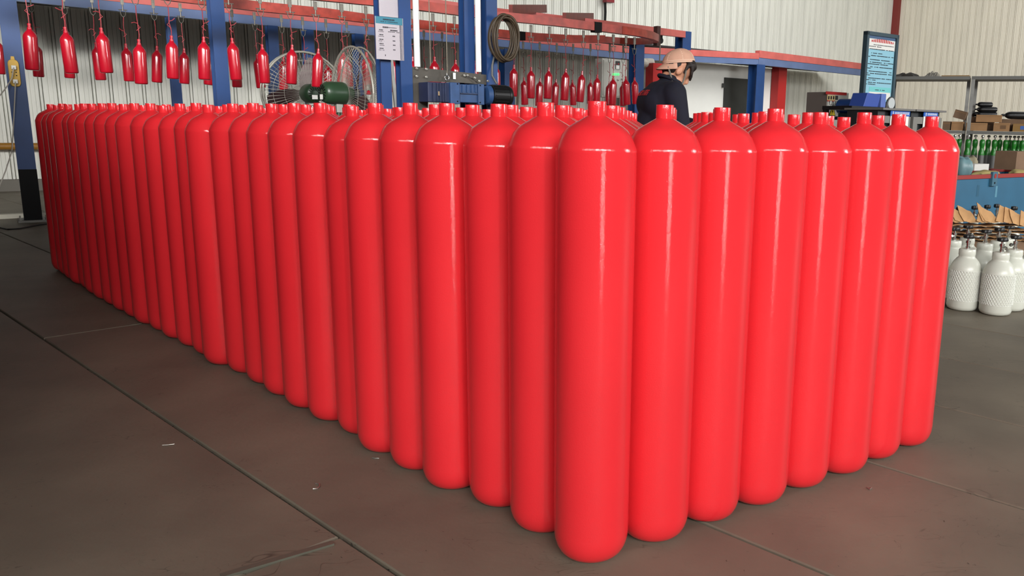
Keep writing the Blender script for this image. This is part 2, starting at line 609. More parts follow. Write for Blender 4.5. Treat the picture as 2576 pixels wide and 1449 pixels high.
def column(pxl, pxr, py, n, ztop, label, material=BLUEP, depth=None, black=0.0, base=False, zbot=0.0):
    a, b = PN(pxl, py, n), PN(pxr, py, n)
    wd = (b - a).dot(UD) / 2
    c = (a + b) / 2
    c.z = 0
    dp = depth or wd
    t = thing('steel_column', label, 'column', c + ZD * zbot)
    hz = (ztop - zbot) / 2
    zz = ZD * (zbot + hz)
    part('flange', MB().ubox(c - ND * dp + zz, wd, 0.009, hz), material, t)
    part('flange', MB().ubox(c + ND * dp + zz, wd, 0.009, hz), material, t)
    part('web', MB().ubox(c + zz, 0.008, dp, hz), material, t)
    if black:
        part('black_band', MB().ubox(c - ND * (dp + 0.0005) + ZD * (black / 2), wd + 0.003, 0.0105, black / 2), BLACKP, t)
    if base:
        part('base_plate', MB().ubox(c + ZD * 0.012, wd * 1.7, dp * 1.5, 0.012), GREYM, t)
        for sx in (-1, 1):
            part('anchor_bolt', MB().lathe([(0.014, 0), (0.014, 0.05), (0.008, 0.05), (0.008, 0.08)], 8, c + UD * (wd * 1.45 * sx) - ND * dp * 1.2), STEEL, t)
    return t


zcan = B_.z
post1 = column(52, 97, 480, 11.7, 4.2, 'nearest blue steel column with black painted foot, far left', black=0.60, base=True, depth=0.11)
column(423, 447, 130, 13.8, pts[3].z, 'blue column behind the fifth hanging cylinder, left of centre')
column(538, 572, 200, 11.6, 4.0, 'thick blue column between hanging cylinders, left of the fans', depth=0.1)
column(676, 702, 180, 13.8, pts[3].z, 'blue column just left of the two fans')
column(766, 790, 180, 13.8, pts[4].z, 'blue column behind the left fan')
column(889, 911, 100, 13.8, pts[4].z, 'blue column behind the right fan')
column(1262, 1287, 160, 13.8, pts[5].z, 'blue column behind the coiled hose')
column(1590, 1611, 180, 12.2, 2.75, 'blue column left of the worker, at the conveyor bend')
column(1891, 1911, 220, NC, B_.z, 'blue column right of the dark door')
ct = column(1708, 1729, 100, 12.6, PN(1720, 80, 12.6).z, 'short blue upright on the red frame above the worker', zbot=zcan + 0.02)

# ------------------------------------------------------------------ conveyor rails and hanging cylinders
NF, NB = 9.84, 12.5
railA = [(-260, -150), (300, -72), (725, -6), (1035, 24), (1245, 51), (1400, 66), (1500, 78), (1560, 86)]
railB = [(-260, -50), (300, -14), (450, 5), (650, 29), (820, 45), (912, 57), (1160, 84), (1318, 102), (1440, 108), (1520, 108)]
RA = [PN(x, y, NF) for x, y in railA]
RB = [PN(x, y, NB) for x, y in railB]
mid = (RA[-1] + RB[-1]) / 2
bend = []
for k in range(1, 8):
    a = PI * k / 8
    c0 = RA[-1].lerp(RB[-1], (1 - math.cos(a)) / 2)
    bend.append(c0 + UD * (0.9 * math.sin(a)))
cv = thing('conveyor_rail', 'worn red overhead conveyor rail looping above the hanging cylinders', 'conveyor', (mid.x, mid.y, 0))
part('front_rail', MB().sweep(RA, 0.09, 0.11), RAILR, cv)
part('back_rail', MB().sweep(RB, 0.09, 0.13), RAILR, cv)
part('bend', MB().sweep([RA[-1]] + bend + [RB[-1]], 0.09, 0.11), RAILR, cv, smooth=40)
for x, y in ((1500, 78), (1310, 100)):
    n_ = NF if y < 90 else NB
    part('joint_clamp', MB().ubox(PN(x, y - 9, n_), 0.06, 0.055, 0.068), BLACKP, cv)
tip = bend[3]
part('end_angle', MB().ubox(tip + UD * 0.05 + ZD * 0.12, 0.035, 0.05, 0.16), mat('dark_rust', (70, 40, 34), 0.6), cv)
# frame beam and cross channels
NS = 11.0
fb = cv
part('beam', MB().sweep([PN(930, 0, NS), PN(1240, 42, NS), PN(1500, 70, NS), PN(1722, 95, 12.55)], 0.09, 0.12), PINK, fb)
part('pipe', MB().tube([PN(840, -30, NS - 0.5), PN(1035, 15, NS - 0.5), PN(1245, 38, NS - 0.5), PN(1500, 68, NS - 0.5)], 0.055, 12), RAILR, fb, smooth=40)
for (x0, y0, x1, y1) in [(1285, 36, 1372, 32), (1420, 55, 1490, 52)]:
    a, b = PN(x0, y0, NF), PN(x1, y1, NS + 0.6)
    part('cross_channel', MB().sweep([a, b], 0.05, 0.12), mat('rust_red_channel', (122, 46, 38), 0.5, var=0.2, scale=8), fb)

F = [(73, 59, 82, 177), (163, 68, 181, 185), (254, 70, 269, 184), (349, 99, 356, 212), (431, 90, 436, 199), (512, 93, 515, 201), (583, 96, 595, 202),
     (659, 112, 667, 210), (735, 113, 733, 212), (801, 123, 797, 220), (863, 123, 861, 220), (922, 131, 926, 228), (985, 140, 990, 232), (1038, 143, 1035, 232),
     (1093, 143, 1093, 235), (1146, 151, 1145, 238), (1193, 153, 1193, 238), (1247, 159, 1249, 240), (1293, 163, 1291, 243), (1336, 169, 1335, 248),
     (1381, 170, 1377, 249), (1424, 173, 1419, 253), (1465, 179, 1458, 257), (1503, 188, 1500, 260), (1543, 191, 1540, 265), (1574, 192, 1577, 264), (1596, 195, 1599, 262)]
B = [(-9, 92, 0, 187), (90, 103, 98, 194), (170, 108, 176, 197), (241, 107, 254, 202), (316, 110, 326, 205), (395, 116, 395, 208), (463, 122, 464, 211), (527, 125, 525, 214),
     (590, 130, 597, 220), (646, 137, 657, 222), (713, 143, 714, 227), (768, 152, 769, 226), (824, 157, 826, 240), (874, 143, 879, 218), (925, 160, 927, 238),
     (1070, 170, 1070, 245), (1113, 172, 1113, 247), (1318, 195, 1320, 264), (1359, 197, 1355, 267), (1399, 199, 1395, 265), (1440, 201, 1442, 265), (1486, 201, 1484, 262),
     (1533, 205, 1529, 264), (1566, 206, 1567, 267), (1606, 195, 1607, 261)]
hb = MB().lathe([(0.02, -1.0), (0.112, -0.998), (0.128, -0.988), (0.137, -0.965), (0.1375, -0.6), (0.1375, -0.30), (0.134, -0.265), (0.118, -0.225), (0.085, -0.18), (0.055, -0.148), (0.046, -0.12)], 24)
hbm = hb.mesh('hanging_body')
hn = MB().lathe([(0.046, -0.13), (0.046, -0.085), (0.03, -0.08), (0.03, -0.045), (0.036, -0.042), (0.036, 0.0)], 16)
hnm = hn.mesh('hanging_neck')


def rail_at(px, path, n):
    for (x0, y0), (x1, y1) in zip(path[:-1], path[1:]):
        if px <= x1 or (x1, y1) == path[-1]:
            return PN(px, y0 + (y1 - y0) * (px - x0) / (x1 - x0), n)


for row, (lst, n, path, rn_) in enumerate(((F, NF, railA, 'front'), (B, NB, railB, 'back'))):
    for i, (x0, y0, x1, y1) in enumerate(lst):
        top = PN(x0, y0, n)
        bot = PN(x1, y1, n)
        h = (top - bot).length
        q = Vector((0, 0, -1)).rotation_difference((bot - top).normalized())
        q = q @ Quaternion((0, 0, 1), random.uniform(0, 6))
        M = Matrix.LocRotScale(top, q, Vector((h, h, h)))
        lab = f'glossy red cylinder hanging in the {rn_} conveyor row, {od(i + 1)} from the left'
        t = thing('hanging_cylinder', lab, 'gas cylinder', group=f'red cylinders hanging from the {rn_} conveyor rail', M=M)
        link('body', hbm, REDH, t, 45)
        link('neck', hnm, REDH, t, 45)
        rp_ = rail_at(x0, path, n)
        hk = top + ZD * min(0.33, (rp_.z - top.z) * 0.55)
        hk.x += random.uniform(-0.012, 0.012)
        tw = top.lerp(hk, 0.42) + UD * random.uniform(-0.012, 0.012)
        wr = MB().tube([top - ZD * 0.015, top + ZD * 0.05 + UD * random.uniform(-0.008, 0.008), tw, tw.lerp(hk, 0.5) + UD * random.uniform(-0.008, 0.008), hk], 0.0045, 6)
        sd = random.choice((-1, 1))
        wr.tube([tw + ZD * 0.015, tw + UD * (0.03 * sd) + ZD * 0.025, tw + UD * (0.055 * sd) + ZD * random.uniform(0.0, 0.05)], 0.0042, 6)
        wr.tube([tw, tw - UD * (0.02 * sd) - ZD * 0.02, tw + UD * (0.015 * sd) - ZD * 0.055], 0.0042, 6)
        part('wire', wr, WIRE, t, 60)
        # hanger
        Lh = rp_.z - hk.z - 0.014
        base = Vector((hk.x, hk.y, hk.z))
        g = thing('conveyor_hanger', f'steel hanger hook on the {rn_} conveyor rail, {od(i + 1)} from the left', 'hook', base, f'hanger hooks of the {rn_} conveyor rail')
        sk = 0.028
        ztop = min(0.085, Lh * 0.35)
        part('shackle', MB().tube([base + UD * (sk * a) + ZD * b for a, b in ((-1, ztop), (-1.05, ztop * 0.55), (-0.75, ztop * 0.2), (0, -0.004), (0.75, ztop * 0.2), (1.05, ztop * 0.55), (1, ztop))], 0.005, 6), HOOKM, g, 60)
        part('crossbar', MB().tube([base - UD * 0.048 + ZD * ztop, base + UD * 0.048 + ZD * ztop], 0.006, 6), HOOKM, g, 60)
        zl = ztop + (Lh - ztop) * 0.38
        part('rod', MB().tube([base + ZD * (ztop - 0.012), base + ZD * (zl + 0.01)], 0.0075, 8), HOOKM, g, 60)
        part('link_plate', MB().ubox(base + ZD * ((zl + Lh) / 2), 0.018, 0.008, (Lh - zl) / 2), HOOKM, g)

# ------------------------------------------------------------------ the block of red cylinders
Z0 = 1.168
body_prof = [(0.04, 0.0), (0.055, 0.0008), (0.070, 0.005), (0.084, 0.013), (0.095, 0.025), (0.103, 0.042), (0.108, 0.062), (0.1095, 0.085),
             (0.1095, 0.30), (0.1095, 0.6), (0.1095, 0.9), (0.1095, 1.170), (0.10945, 1.1745), (0.1090, 1.1785), (0.1079, 1.1828), (0.1058, 1.1882), (0.1005, 1.2010), (0.0925, 1.2175),
             (0.0835, 1.2295), (0.072, 1.2390), (0.060, 1.2465), (0.047, 1.2535), (0.036, 1.2600), (0.0285, 1.2642), (0.0255, 1.2660)]
bme = MB().lathe(body_prof, 56).mesh('cylinder_body')
neck_prof = [(0.0248, 1.262), (0.0250, 1.2685), (0.0250, 1.302), (0.0243, 1.304), (0.019, 1.304), (0.018, 1.300), (0.018, 1.285)]
nme = MB().lathe(neck_prof, 36).mesh('cylinder_neck')
SC = 0.219 / 0.267
front = [(-0.118, 2.723), (0.109, 2.881), (0.324, 3.049), (0.543, 3.203), (0.755, 3.376), (0.982, 3.539), (1.173, 3.707), (1.38, 3.876)]
left = [(-0.118, 2.723), (-0.307, 2.932), (-0.503, 3.134), (-0.733, 3.287), (-0.921, 3.469), (-1.127, 3.654), (-1.3, 3.873), (-1.512, 4.047), (-1.712, 4.229),
        (-1.913, 4.426), (-2.091, 4.611), (-2.302, 4.811), (-2.52, 4.962)]
front = [Vector((a * SC, b * SC, 0)) for a, b in front]
left = [Vector((a * SC, b * SC, 0)) for a, b in left]
edge_px = [(436, 325), (397, 322), (357, 320), (326, 316), (287, 312), (261, 310), (233, 308), (210, 306), (185, 303), (166, 300), (153, 300), (128, 298), (114, 296), (101, 294), (86, 292)]
n12 = left[12].dot(ND)
R_ = 0.1095
for k, (ex, ey) in enumerate(edge_px):
    nk = n12 + (k + 1) * 0.2275
    d = ray(ex, ey)
    d.z = 0
    d.normalize()
    nrm = Vector((d.y, -d.x, 0))          # to the right of the sight line
    # centre = s*d + R*nrm with dot ND = nk
    s_ = (nk - R_ * nrm.dot(ND)) / d.dot(ND)
    left.append(d * s_ + nrm * R_)
grid = {}
for r in range(28):
    for c in range(8):
        p = front[c].copy() if r == 0 else left[r] + (front[c] - front[0])
        if r and c:
            p += UD * random.uniform(-0.0015, 0.0015)
        p.z = 0
        grid[r, c] = p
DM = 0.2205                                # no two shells may touch
for it in range(60):
    for (r, c), p in grid.items():
        for dr, dc in ((0, 1), (1, 0), (1, 1), (1, -1)):
            q = grid.get((r + dr, c + dc))
            if q is None:
                continue
            d = q - p
            if d.length < DM:
                mv = d.normalized() * ((DM - d.length) / 2 + 1e-5)
                p -= mv
                q += mv
for r in range(28):
    for c in range(8):
        p = grid[r, c]
        if r == 0 and c == 0:
            lab = 'red gas cylinder at the near corner of the block, closest to the camera'
        elif r == 0:
            lab = f'red gas cylinder on the right face of the block, {od(c + 1)} from the near corner'
        elif c == 0:
            lab = f'red gas cylinder on the left face of the block, {od(r + 1)} from the near corner'
        else:
            lab = f'red gas cylinder inside the block, {od(r)} row behind right face, {od(c)} behind left face'
        o = bpy.data.objects.new('red_cylinder', None)
        COL.objects.link(o)
        o.empty_display_size = 0.1
        o.location = p
        o.rotation_euler = (0, 0, random.uniform(0, 6.28))
        hs = 1.0 + random.uniform(-0.0025, 0.0025)
        if r and random.random() < 0.16:
            hs = 1.0 - random.uniform(0.003, 0.009)
        o.scale = (1, 1, hs)
        tag(o, lab, 'gas cylinder', 'block of upright red gas cylinders')
        link('body', bme, RED, o, 60)
        link('neck', nme, RED, o, 40)

# ------------------------------------------------------------------ lifting station in front of the conveyor
NL = 6.5
zt = 3.2
for (a, b, n_, lab) in [(950, 976, NL, 'left blue post of the lifting station, left edge behind the notice'), (1000, 1029, NL - 0.05, 'blue post right of the notice on the lifting station'),
                        (1162, 1187, NL, 'navy post left of the right white tube on the lifting station'), (1217, 1244, NL - 0.05, 'blue post carrying the coiled hose')]:
    column(a, b, 130, n_, zt, lab, depth=0.045)


def paper(name, corners, n, label, cat, header=None, rows=None, red=False):
    """thin sheet between pixel corners (x0,y0,x1,y1) on plane n with printed bars"""
    x0, y0, x1, y1 = corners
    tl, tr_, bl = PN(x0, y0, n), PN(x1, y0 + (x1 - x0) * -0.02, n), PN(x0, y1, n)
    X = (tr_ - tl)
    X.z = 0
    W = X.length
    X.normalize()
    Z = ZD
    Nn = X.cross(Z)          # towards the camera
    H_ = (tl - bl).length
    c = tl + X * W / 2 - Z * H_ / 2
    t = thing(name, label, cat, c - Z * H_ / 2)
    part('sheet', MB().box(c, W / 2, 0.004, H_ / 2, (X, Nn, Z)), PAPER, t)
    o = tl + Nn * 0.0045
    def rect(a, b, cc, d, lift=0.0006):
        return [o + X * (a * W) - Z * (b * H_) + Nn * lift, o + X * (cc * W) - Z * (b * H_) + Nn * lift, o + X * (cc * W) - Z * (d * H_) + Nn * lift, o + X * (a * W) - Z * (d * H_) + Nn * lift]
    return t, rect


NP = NL - 0.1
t, rect = paper('notice_sheet', (943, 40, 1013, 148), NP, 'pale notice with teal header and a printed table on the lifting station', 'notice')
part('header_band', MB().add(rect(0.01, 0.0, 0.97, 0.165), [(0, 1, 2, 3)]), TEAL, t)
tx = MB()


def words(mb, rect, x0, x1, y, h, dens=0.75, lift=0.0012):
    x = x0
    while x < x1:
        w_ = random.uniform(0.012, 0.035)
        if random.random() < dens:
            mb.add(rect(x, y, min(x + w_, x1), y + h, lift), [(0, 1, 2, 3)])
        x += w_ + 0.008


words(tx, rect, 0.27, 0.68, 0.045, 0.035, 1)
words(tx, rect, 0.18, 0.80, 0.105, 0.016, 0.9)
words(tx, rect, 0.25, 0.45, 0.225, 0.035, 1)
words(tx, rect, 0.46, 0.75, 0.235, 0.014, 1)
for i, y in enumerate((0.30, 0.41, 0.52, 0.62, 0.73)):
    words(tx, rect, 0.12, 0.26, y, 0.026, 1)
    words(tx, rect, 0.09, 0.29, y + 0.045, 0.012, 0.9)
    if i == 0:
        words(tx, rect, 0.52, 0.78, y - 0.01, 0.03, 1)
        words(tx, rect, 0.44, 0.86, y + 0.035, 0.014, 0.95)
    else:
        words(tx, rect, 0.60, 0.69, y + 0.015, 0.026, 0.9)
tx.add(rect(0.305, 0.88, 0.33, 0.92), [(0, 1, 2, 3)])
stuff(part('printed_text', tx, INK, t))
gl = MB()
for y in (0.285, 0.385, 0.49, 0.595, 0.70, 0.805):
    gl.add(rect(0.06, y, 0.95, y + 0.003, 0.0009), [(0, 1, 2, 3)])
gl.add(rect(0.345, 0.285, 0.349, 0.805, 0.0009), [(0, 1, 2, 3)])
stuff(part('table_lines', gl, mat('pale_grey_line', (176, 170, 178), 0.8), t))
t, rect = paper('notice_sheet', (952, -24, 1004, 40), NP + 0.02, 'white list sheet pinned above the teal notice', 'notice')
tx = MB()
for i in range(26):
    words(tx, rect, 0.05, 0.92, 0.03 + i * 0.035, 0.008, 0.6)
stuff(part('printed_text', tx, mat('grey_print', (168, 164, 174), 0.8), t))

# white tubes and thin cables
for (x, y1, r, lab) in [(1050, 168, 0.024, 'white tube light standing left on the steel plate'), (1204, 181, 0.024, 'white tube light standing right on the steel plate')]:
    a, b = PN(x, -60, NL - 0.1), PN(x, y1, NL - 0.1)
    a.x, a.y = b.x, b.y
    solo('white_tube', MB().tube([b, a], r, 14), mat('white_tube_gloss', (244, 246, 244), 0.25), lab, 'tube', smooth=40)
for (x, y1, lab) in [(1083, 165, 'thin grey wire rope, left of two over the steel plate'), (1125, 184, 'thin grey wire rope with the eye bolt over the steel plate')]:
    a, b = PN(x, -60, NL - 0.14), PN(x, y1, NL - 0.14)
    a.x, a.y = b.x, b.y
    solo('wire_rope', MB().tube([b, a], 0.004, 8), mat('grey_rope', (120, 112, 98), 0.6), lab, 'cable', smooth=40)
# L-shaped steel plate
o = PN(1037, 168, NL - 0.09)
ppm = (PN(1137, 190, NL - 0.09) - o).dot(UD) / 100


def LP(x, y):
    d = PN(x, y, NL - 0.09) - o
    return (d.dot(UD), d.z)


pl = thing('mounting_plate', 'dark grey L-shaped steel plate holding the gear motor', 'steel plate', o + ZD * -0.35)
part('plate', MB().prism([LP(1037, 168), LP(1130, 178), LP(1240, 190), LP(1240, 215), LP(1160, 208), LP(1077, 205), LP(1077, 300), LP(1038, 298)], o, UD, ZD, ND, 0.02), mat('dark_mill_steel', (84, 80, 74), 0.5, 0.5, var=0.2, scale=10), pl)
for (x, y) in [(1048, 172), (1072, 174), (1048, 192), (1072, 194), (1168, 190), (1176, 190), (1194, 196), (1205, 204), (1227, 204)]:
    c = PN(x, y, NL - 0.1)
    part('bolt', MB().lathe([(0.011, 0.0), (0.011, 0.006), (0.007, 0.007), (0.007, 0.014)], 6, c, (UD, ZD, -ND)), STEEL, pl)
part('white_tag', MB().ubox(PN(1143, 191, NL - 0.105), 0.0115, 0.002, 0.025), WHITE, pl)
c = PN(1124, 196, NL - 0.13)
ey = MB()
ey.tube([c + (UD * math.cos(2 * PI * k / 16) + ZD * math.sin(2 * PI * k / 16)) * 0.018 for k in range(17)], 0.005, 8)
ey.tube([c + ZD * 0.02, c + ZD * 0.045], 0.005, 8)
part('eye_bolt', ey, CHROME, pl, 50)
part('lubrication_line', MB().tube([PN(1178, 191, NL - 0.12), PN(1190, 196, NL - 0.12), PN(1205, 209, NL - 0.12)], 0.004, 6), HOOKM, pl, 50)

# gear motor
NG = NL - 0.28
gb = PN(1170, 262, NG)
gm = thing('gear_motor', 'blue ribbed gear motor with black end, on the steel plate', 'motor', gb + ZD * -0.02)
GBL = mat('gearbox_blue', (44, 74, 118), 0.45, var=0.2, scale=14)
GDB = mat('gearbox_dark_blue', (34, 44, 74), 0.5, var=0.2, scale=14)


def gbox(name, x0, y0, x1, y1, n0, n1, m_, bev=0.004):
    a, b = PN(x0, y0, n0), PN(x1, y1, n0)
    c = (a + b) / 2 + ND * (n1 - n0) / 2
    return part(name, MB().ubox(c, abs((b - a).dot(UD)) / 2, (n1 - n0) / 2, abs(b.z - a.z) / 2), m_, gm, bevel=bev)


gbox('gear_housing', 1076, 206, 1134, 258, NG, NG + 0.18, GDB)
for x in (1089, 1099, 1106, 1113, 1119):
    gbox('housing_rib', x, 209, x + 3, 256, NG - 0.012, NG + 0.01, GDB, 0)
gbox('housing_flange', 1133, 207, 1158, 262, NG - 0.03, NG + 0.15, GBL)
gbox('gear_case', 1157, 212, 1204, 259, NG - 0.015, NG + 0.15, GBL)
for x in (1163, 1175, 1186, 1196):
    gbox('case_rib', x, 214, x + 3, 233, NG - 0.028, NG + 0.0, GBL, 0)
gbox('case_seam', 1159, 234, 1202, 238, NG - 0.026, NG + 0.0, GDB, 0)
gbox('housing_flange', 1203, 211, 1219, 264, NG - 0.03, NG + 0.15, GBL)
for (x, y) in ((1151, 211), (1151, 255), (1208, 215), (1208, 258)):
    part('bolt_hole', MB().lathe([(0.006, 0), (0.006, 0.002)], 10, PN(x, y, NG - 0.0305), (UD, ZD, -ND)), BLACKP, gm)
ca = PN(1219, 239, NG + 0.06)
part('coupling_ring', MB().lathe([(0.06, 0), (0.075, 0.005), (0.08, 0.03), (0.08, 0.045)], 24, ca, (ND, ZD, UD)), GBL, gm, 40)
part('motor_body', MB().lathe([(0.085, 0.05), (0.085, 0.06), (0.078, 0.062), (0.078, 0.20), (0.082, 0.202), (0.082, 0.215), (0.074, 0.235), (0.05, 0.25), (0.0, 0.252)], 28, ca, (ND, ZD, UD)), BLK, gm, 40)
for k in range(18):
    a = 2 * PI * k / 18
    d = ND * math.cos(a) + ZD * math.sin(a)
    tdir = -ND * math.sin(a) + ZD * math.cos(a)
    part('cooling_fin', MB().box(ca + UD * 0.13 + d * 0.082, 0.065, 0.006, 0.0025, (UD, d, tdir)), BLK, gm)
part('name_tag', MB().ubox(PN(1104, 235, NG - 0.015), 0.006, 0.001, 0.016), mat('tan_tag', (150, 128, 100), 0.7), gm)

# coiled hose on the blue post
hose = MB()
hc = PN(1262, 95, NL - 0.19)
for k in range(7):
    rx, rz = 0.105 + 0.006 * (k % 3), 0.165 + 0.008 * (k % 4)
    pts_ = []
    for i in range(33):
        a = 2 * PI * i / 32
        pts_.append(hc + UD * (rx * math.cos(a) + 0.006 * k) + ZD * (rz * math.sin(a) - 0.006 * (k % 3)) - ND * (0.012 * k - 0.03 + 0.006 * math.sin(3 * a + k)))
    hose.tube(pts_, 0.0095, 8)
e0 = PN(1290, 60, NL - 0.19)
hose.tube([e0, e0 + UD * 0.04 - ZD * 0.06, PN(1306, 130, NL - 0.14), PN(1306, 200, NL - 0.14), PN(1302, 262, NL - 0.14), PN(1302, 330, NL - 0.14)], 0.0095, 8)
solo('coiled_hose', hose, mat('brown_rubber_hose', (64, 52, 36), 0.55), 'coiled brown rubber hose hung on the blue post', 'hose', smooth=60)
gc = MB().tube([PN(1243, 90, NL - 0.12), PN(1246, 130, NL - 0.12), PN(1238, 165, NL - 0.12), PN(1238, 190, NL - 0.14), PN(1246, 204, NL - 0.16), PN(1250, 211, NL - 0.17)], 0.009, 8)
solo('motor_cable', gc, mat('grey_cable', (92, 92, 90), 0.5), 'grey cable running down the post into the gear motor', 'cable', smooth=60)
g1, g2 = PN(983, 130, 7.8), PN(1000, 290, 7.8)
g2 = g1 + (g2 - g1) * (g1.z / (g1.z - g2.z))
gt = MB().sweep([g2 + ZD * 0.001, g1], 0.03, 0.03, ND)
solo('grey_strut', gt, GALV, 'pale grey slanted strut seen between the station posts', 'strut')

# ------------------------------------------------------------------ fans


def fan(px, py, n, R, yaw, label, motor_z=0.0):
    c = PN(px, py, n)
    f_ = Vector((math.sin(yaw), math.cos(yaw), 0))       # air direction, away from the viewer
    X = Vector((f_.y, -f_.x, 0))
    ax = (X, ZD, f_)
    t = thing('pedestal_fan', label, 'fan', (c.x, c.y, 0))
    RINGM = mat('grey_fan_wire', (150, 148, 138), 0.4, 0.3)

    def ring(r, off, th):
        return [c + (X * math.cos(2 * PI * k / 40) + ZD * math.sin(2 * PI * k / 40)) * r + f_ * off for k in range(41)], th
    rim = MB()
    for r, off, th in ((R, 0.0, 0.014), (R, 0.09, 0.010)):
        p_, th_ = ring(r, off, th)
        rim.tube(p_, th_, 8)
    part('rim', rim, RINGM, t, 60)
    for side, dep in ((-1, 0.08), (1, 0.10)):
        g = MB()
        off0 = 0.0 if side < 0 else 0.09
        for k in range(64):
            a = 2 * PI * k / 64
            d = X * math.cos(a) + ZD * math.sin(a)
            r0 = 0.10 if side < 0 else 0.05
            g.tube([c + d * r0 + f_ * (off0 + side * dep), c + d * (0.72 * R) + f_ * (off0 + side * dep * 0.75), c + d * R + f_ * off0], 0.0022, 4, False)
        for r in (0.10, 0.55 * R, 0.8 * R):
            p_, _ = ring(r, off0 + side * dep * (1.0 if r < 0.5 * R else 0.8 if r < 0.7 * R else 0.55), 0)
            g.tube(p_, 0.003, 5)
        part('guard', g, RINGM, t, 60)
    bm_ = mat('brushed_fan_blade', (66, 46, 46), 0.5, 0.2)
    for k in range(3):
        a = 1.25 - 2 * PI * k / 3
        d = X * math.cos(a) + ZD * math.sin(a)
        e = -X * math.sin(a) + ZD * math.cos(a)
        tip_, root = c + d * (0.9 * R) + f_ * 0.045, c + d * 0.06 + f_ * 0.045
        bl = MB()
        vs_ = []
        for s_ in range(7):
            q = s_ / 6
            p = root.lerp(tip_, q)
            wd = 0.035 + 0.075 * math.sin(PI * min(1, 0.15 + q * 0.75))
            tw = 0.65 - 0.35 * q
            e2 = e * math.cos(tw) + f_ * math.sin(tw)
            nn = d.cross(e2)
            vs_ += [p - e2 * wd - nn * 0.002, p + e2 * wd - nn * 0.002, p + e2 * wd + nn * 0.002, p - e2 * wd + nn * 0.002]
        fs = [(i * 4 + k2, i * 4 + (k2 + 1) % 4, i * 4 + 4 + (k2 + 1) % 4, i * 4 + 4 + k2) for i in range(6) for k2 in range(4)] + [(3, 2, 1, 0), (24, 25, 26, 27)]
        bl.add(vs_, fs)
        part('blade', bl, bm_, t, 40)
    part('hub', MB().lathe([(0.0, 0.01), (0.05, 0.012), (0.055, 0.03), (0.055, 0.07), (0.02, 0.085), (0, 0.086)], 20, c, ax), DGREY, t, 40)
    mo = part('motor', MB().lathe([(0.0, -0.335), (0.06, -0.335), (0.095, -0.32), (0.112, -0.29), (0.118, -0.24), (0.12, -0.12), (0.112, -0.09), (0.08, -0.08), (0.06, -0.0)], 32, c, ax), GREENP, t, 40)
    vt = MB()
    for k in range(16):
        a = 2 * PI * k / 16
        d = X * math.cos(a) + ZD * math.sin(a)
        e = -X * math.sin(a) + ZD * math.cos(a)
        vt.box(c + d * 0.062 + f_ * -0.3365, 0.026, 0.004, 0.002, (d, e, f_))
    part('vent_slots', vt, BLACKP, mo)
    part('rating_label', MB().box(c - ZD * 0.045 - X * 0.01 + f_ * -0.3385, 0.035, 0.026, 0.001, (X, ZD, f_)), WHITE, mo)
    part('yoke', MB().box(c + f_ * -0.16 - ZD * 0.15, 0.03, 0.035, 0.05, (X, f_, ZD)), STEEL, t)
    part('tilt_bolt', MB().lathe([(0.02, 0), (0.02, 0.05), (0.012, 0.055)], 12, c + f_ * -0.2 - ZD * 0.165, (X, ZD, -f_)), STEEL, t, 40)
    zb = c.z - 0.17
    pc = Vector((c.x, c.y, 0)) + f_ * -0.16
    part('pole', MB().tube([pc + ZD * 0.02, pc + ZD * zb], 0.025, 12), GREENP, t, 40)
    part('base', MB().lathe([(0.26, 0.0), (0.26, 0.02), (0.2, 0.035), (0.05, 0.06), (0.03, 0.1)], 28, pc), GREENP, t, 40)
    return t


fan(886, 236, 9.05, 0.49, math.radians(46), 'green pedestal fan with large round guard, right of two, beside the notice')
fan(768, 236, 11.1, 0.52, math.radians(-42), 'green pedestal fan, left of two, half hidden behind hanging cylinders')

# ------------------------------------------------------------------ power strip on the blue column, cables
NPS = 11.7 - 0.125
c = PN(36, 184, NPS - 0.02)
ps = thing('power_strip', 'dirty yellow power strip with two plugs on the blue column', 'power strip', c - ZD * 0.16)
hw, hh = 0.05, 0.145
rr = [(hw * math.copysign(min(1, abs(math.cos(a)) ** 0.6), math.cos(a)), (hh - hw) * math.copysign(1, math.sin(a)) + hw * math.sin(a)) for a in [2 * PI * (k + 0.5) / 24 for k in range(24)]]
part('case', MB().prism(rr, c, UD, ZD, ND, 0.045), YELLOW, ps, bevel=0.006)
part('hanging_lug', MB().prism([(-0.02, 0.13), (0.02, 0.13), (0.014, 0.18), (-0.014, 0.18)], c + ND * 0.01, UD, ZD, ND, 0.02), YELLOW, ps)
for z_ in (0.06, -0.09):
    part('plug', MB().ubox(c + ZD * z_ - ND * 0.02, 0.022, 0.02, 0.022), WHITE, ps, bevel=0.005)
for z_ in (0.01, -0.025):
    for x_ in (-0.018, 0.018):
        part('socket_hole', MB().ubox(c + ZD * z_ + UD * x_ - ND * 0.001, 0.006, 0.001, 0.006), BLACKP, ps)
CW = mat('white_cable', (190, 184, 172), 0.6)
solo('power_cable', MB().tube([c + ZD * -0.09 - ND * 0.045, PN(38, 230, NPS - 0.06), PN(36, 270, NPS - 0.06), PN(33, 330, NPS - 0.05), PN(30, 380, NPS - 0.06), PN(14, 430, NPS - 0.1), PN(2, 460, NPS - 0.12), PN(-14, 500, NPS - 0.1)], 0.006, 8), CW,
     'white cable hanging down from the lower plug of the power strip', 'cable', smooth=60)
solo('power_cable', MB().tube([c + ZD * 0.06 - ND * 0.048, PN(30, 196, NPS - 0.07), PN(16, 220, NPS - 0.1), PN(0, 240, NPS - 0.08), PN(-30, 262, NPS - 0.08)], 0.006, 8), CW,
     'white cable running left from the upper plug of the power strip', 'cable', smooth=60)
solo('floor_cable', MB().tube([PF(-40, 560, 0.008), PF(0, 572, 0.008), PF(20, 577, 0.008), PF(50, 575, 0.008), PF(90, 567, 0.008), PF(140, 560, 0.008)], 0.008, 8), BLK, 'dark cable lying on the floor before the blue column', 'cable', smooth=60)

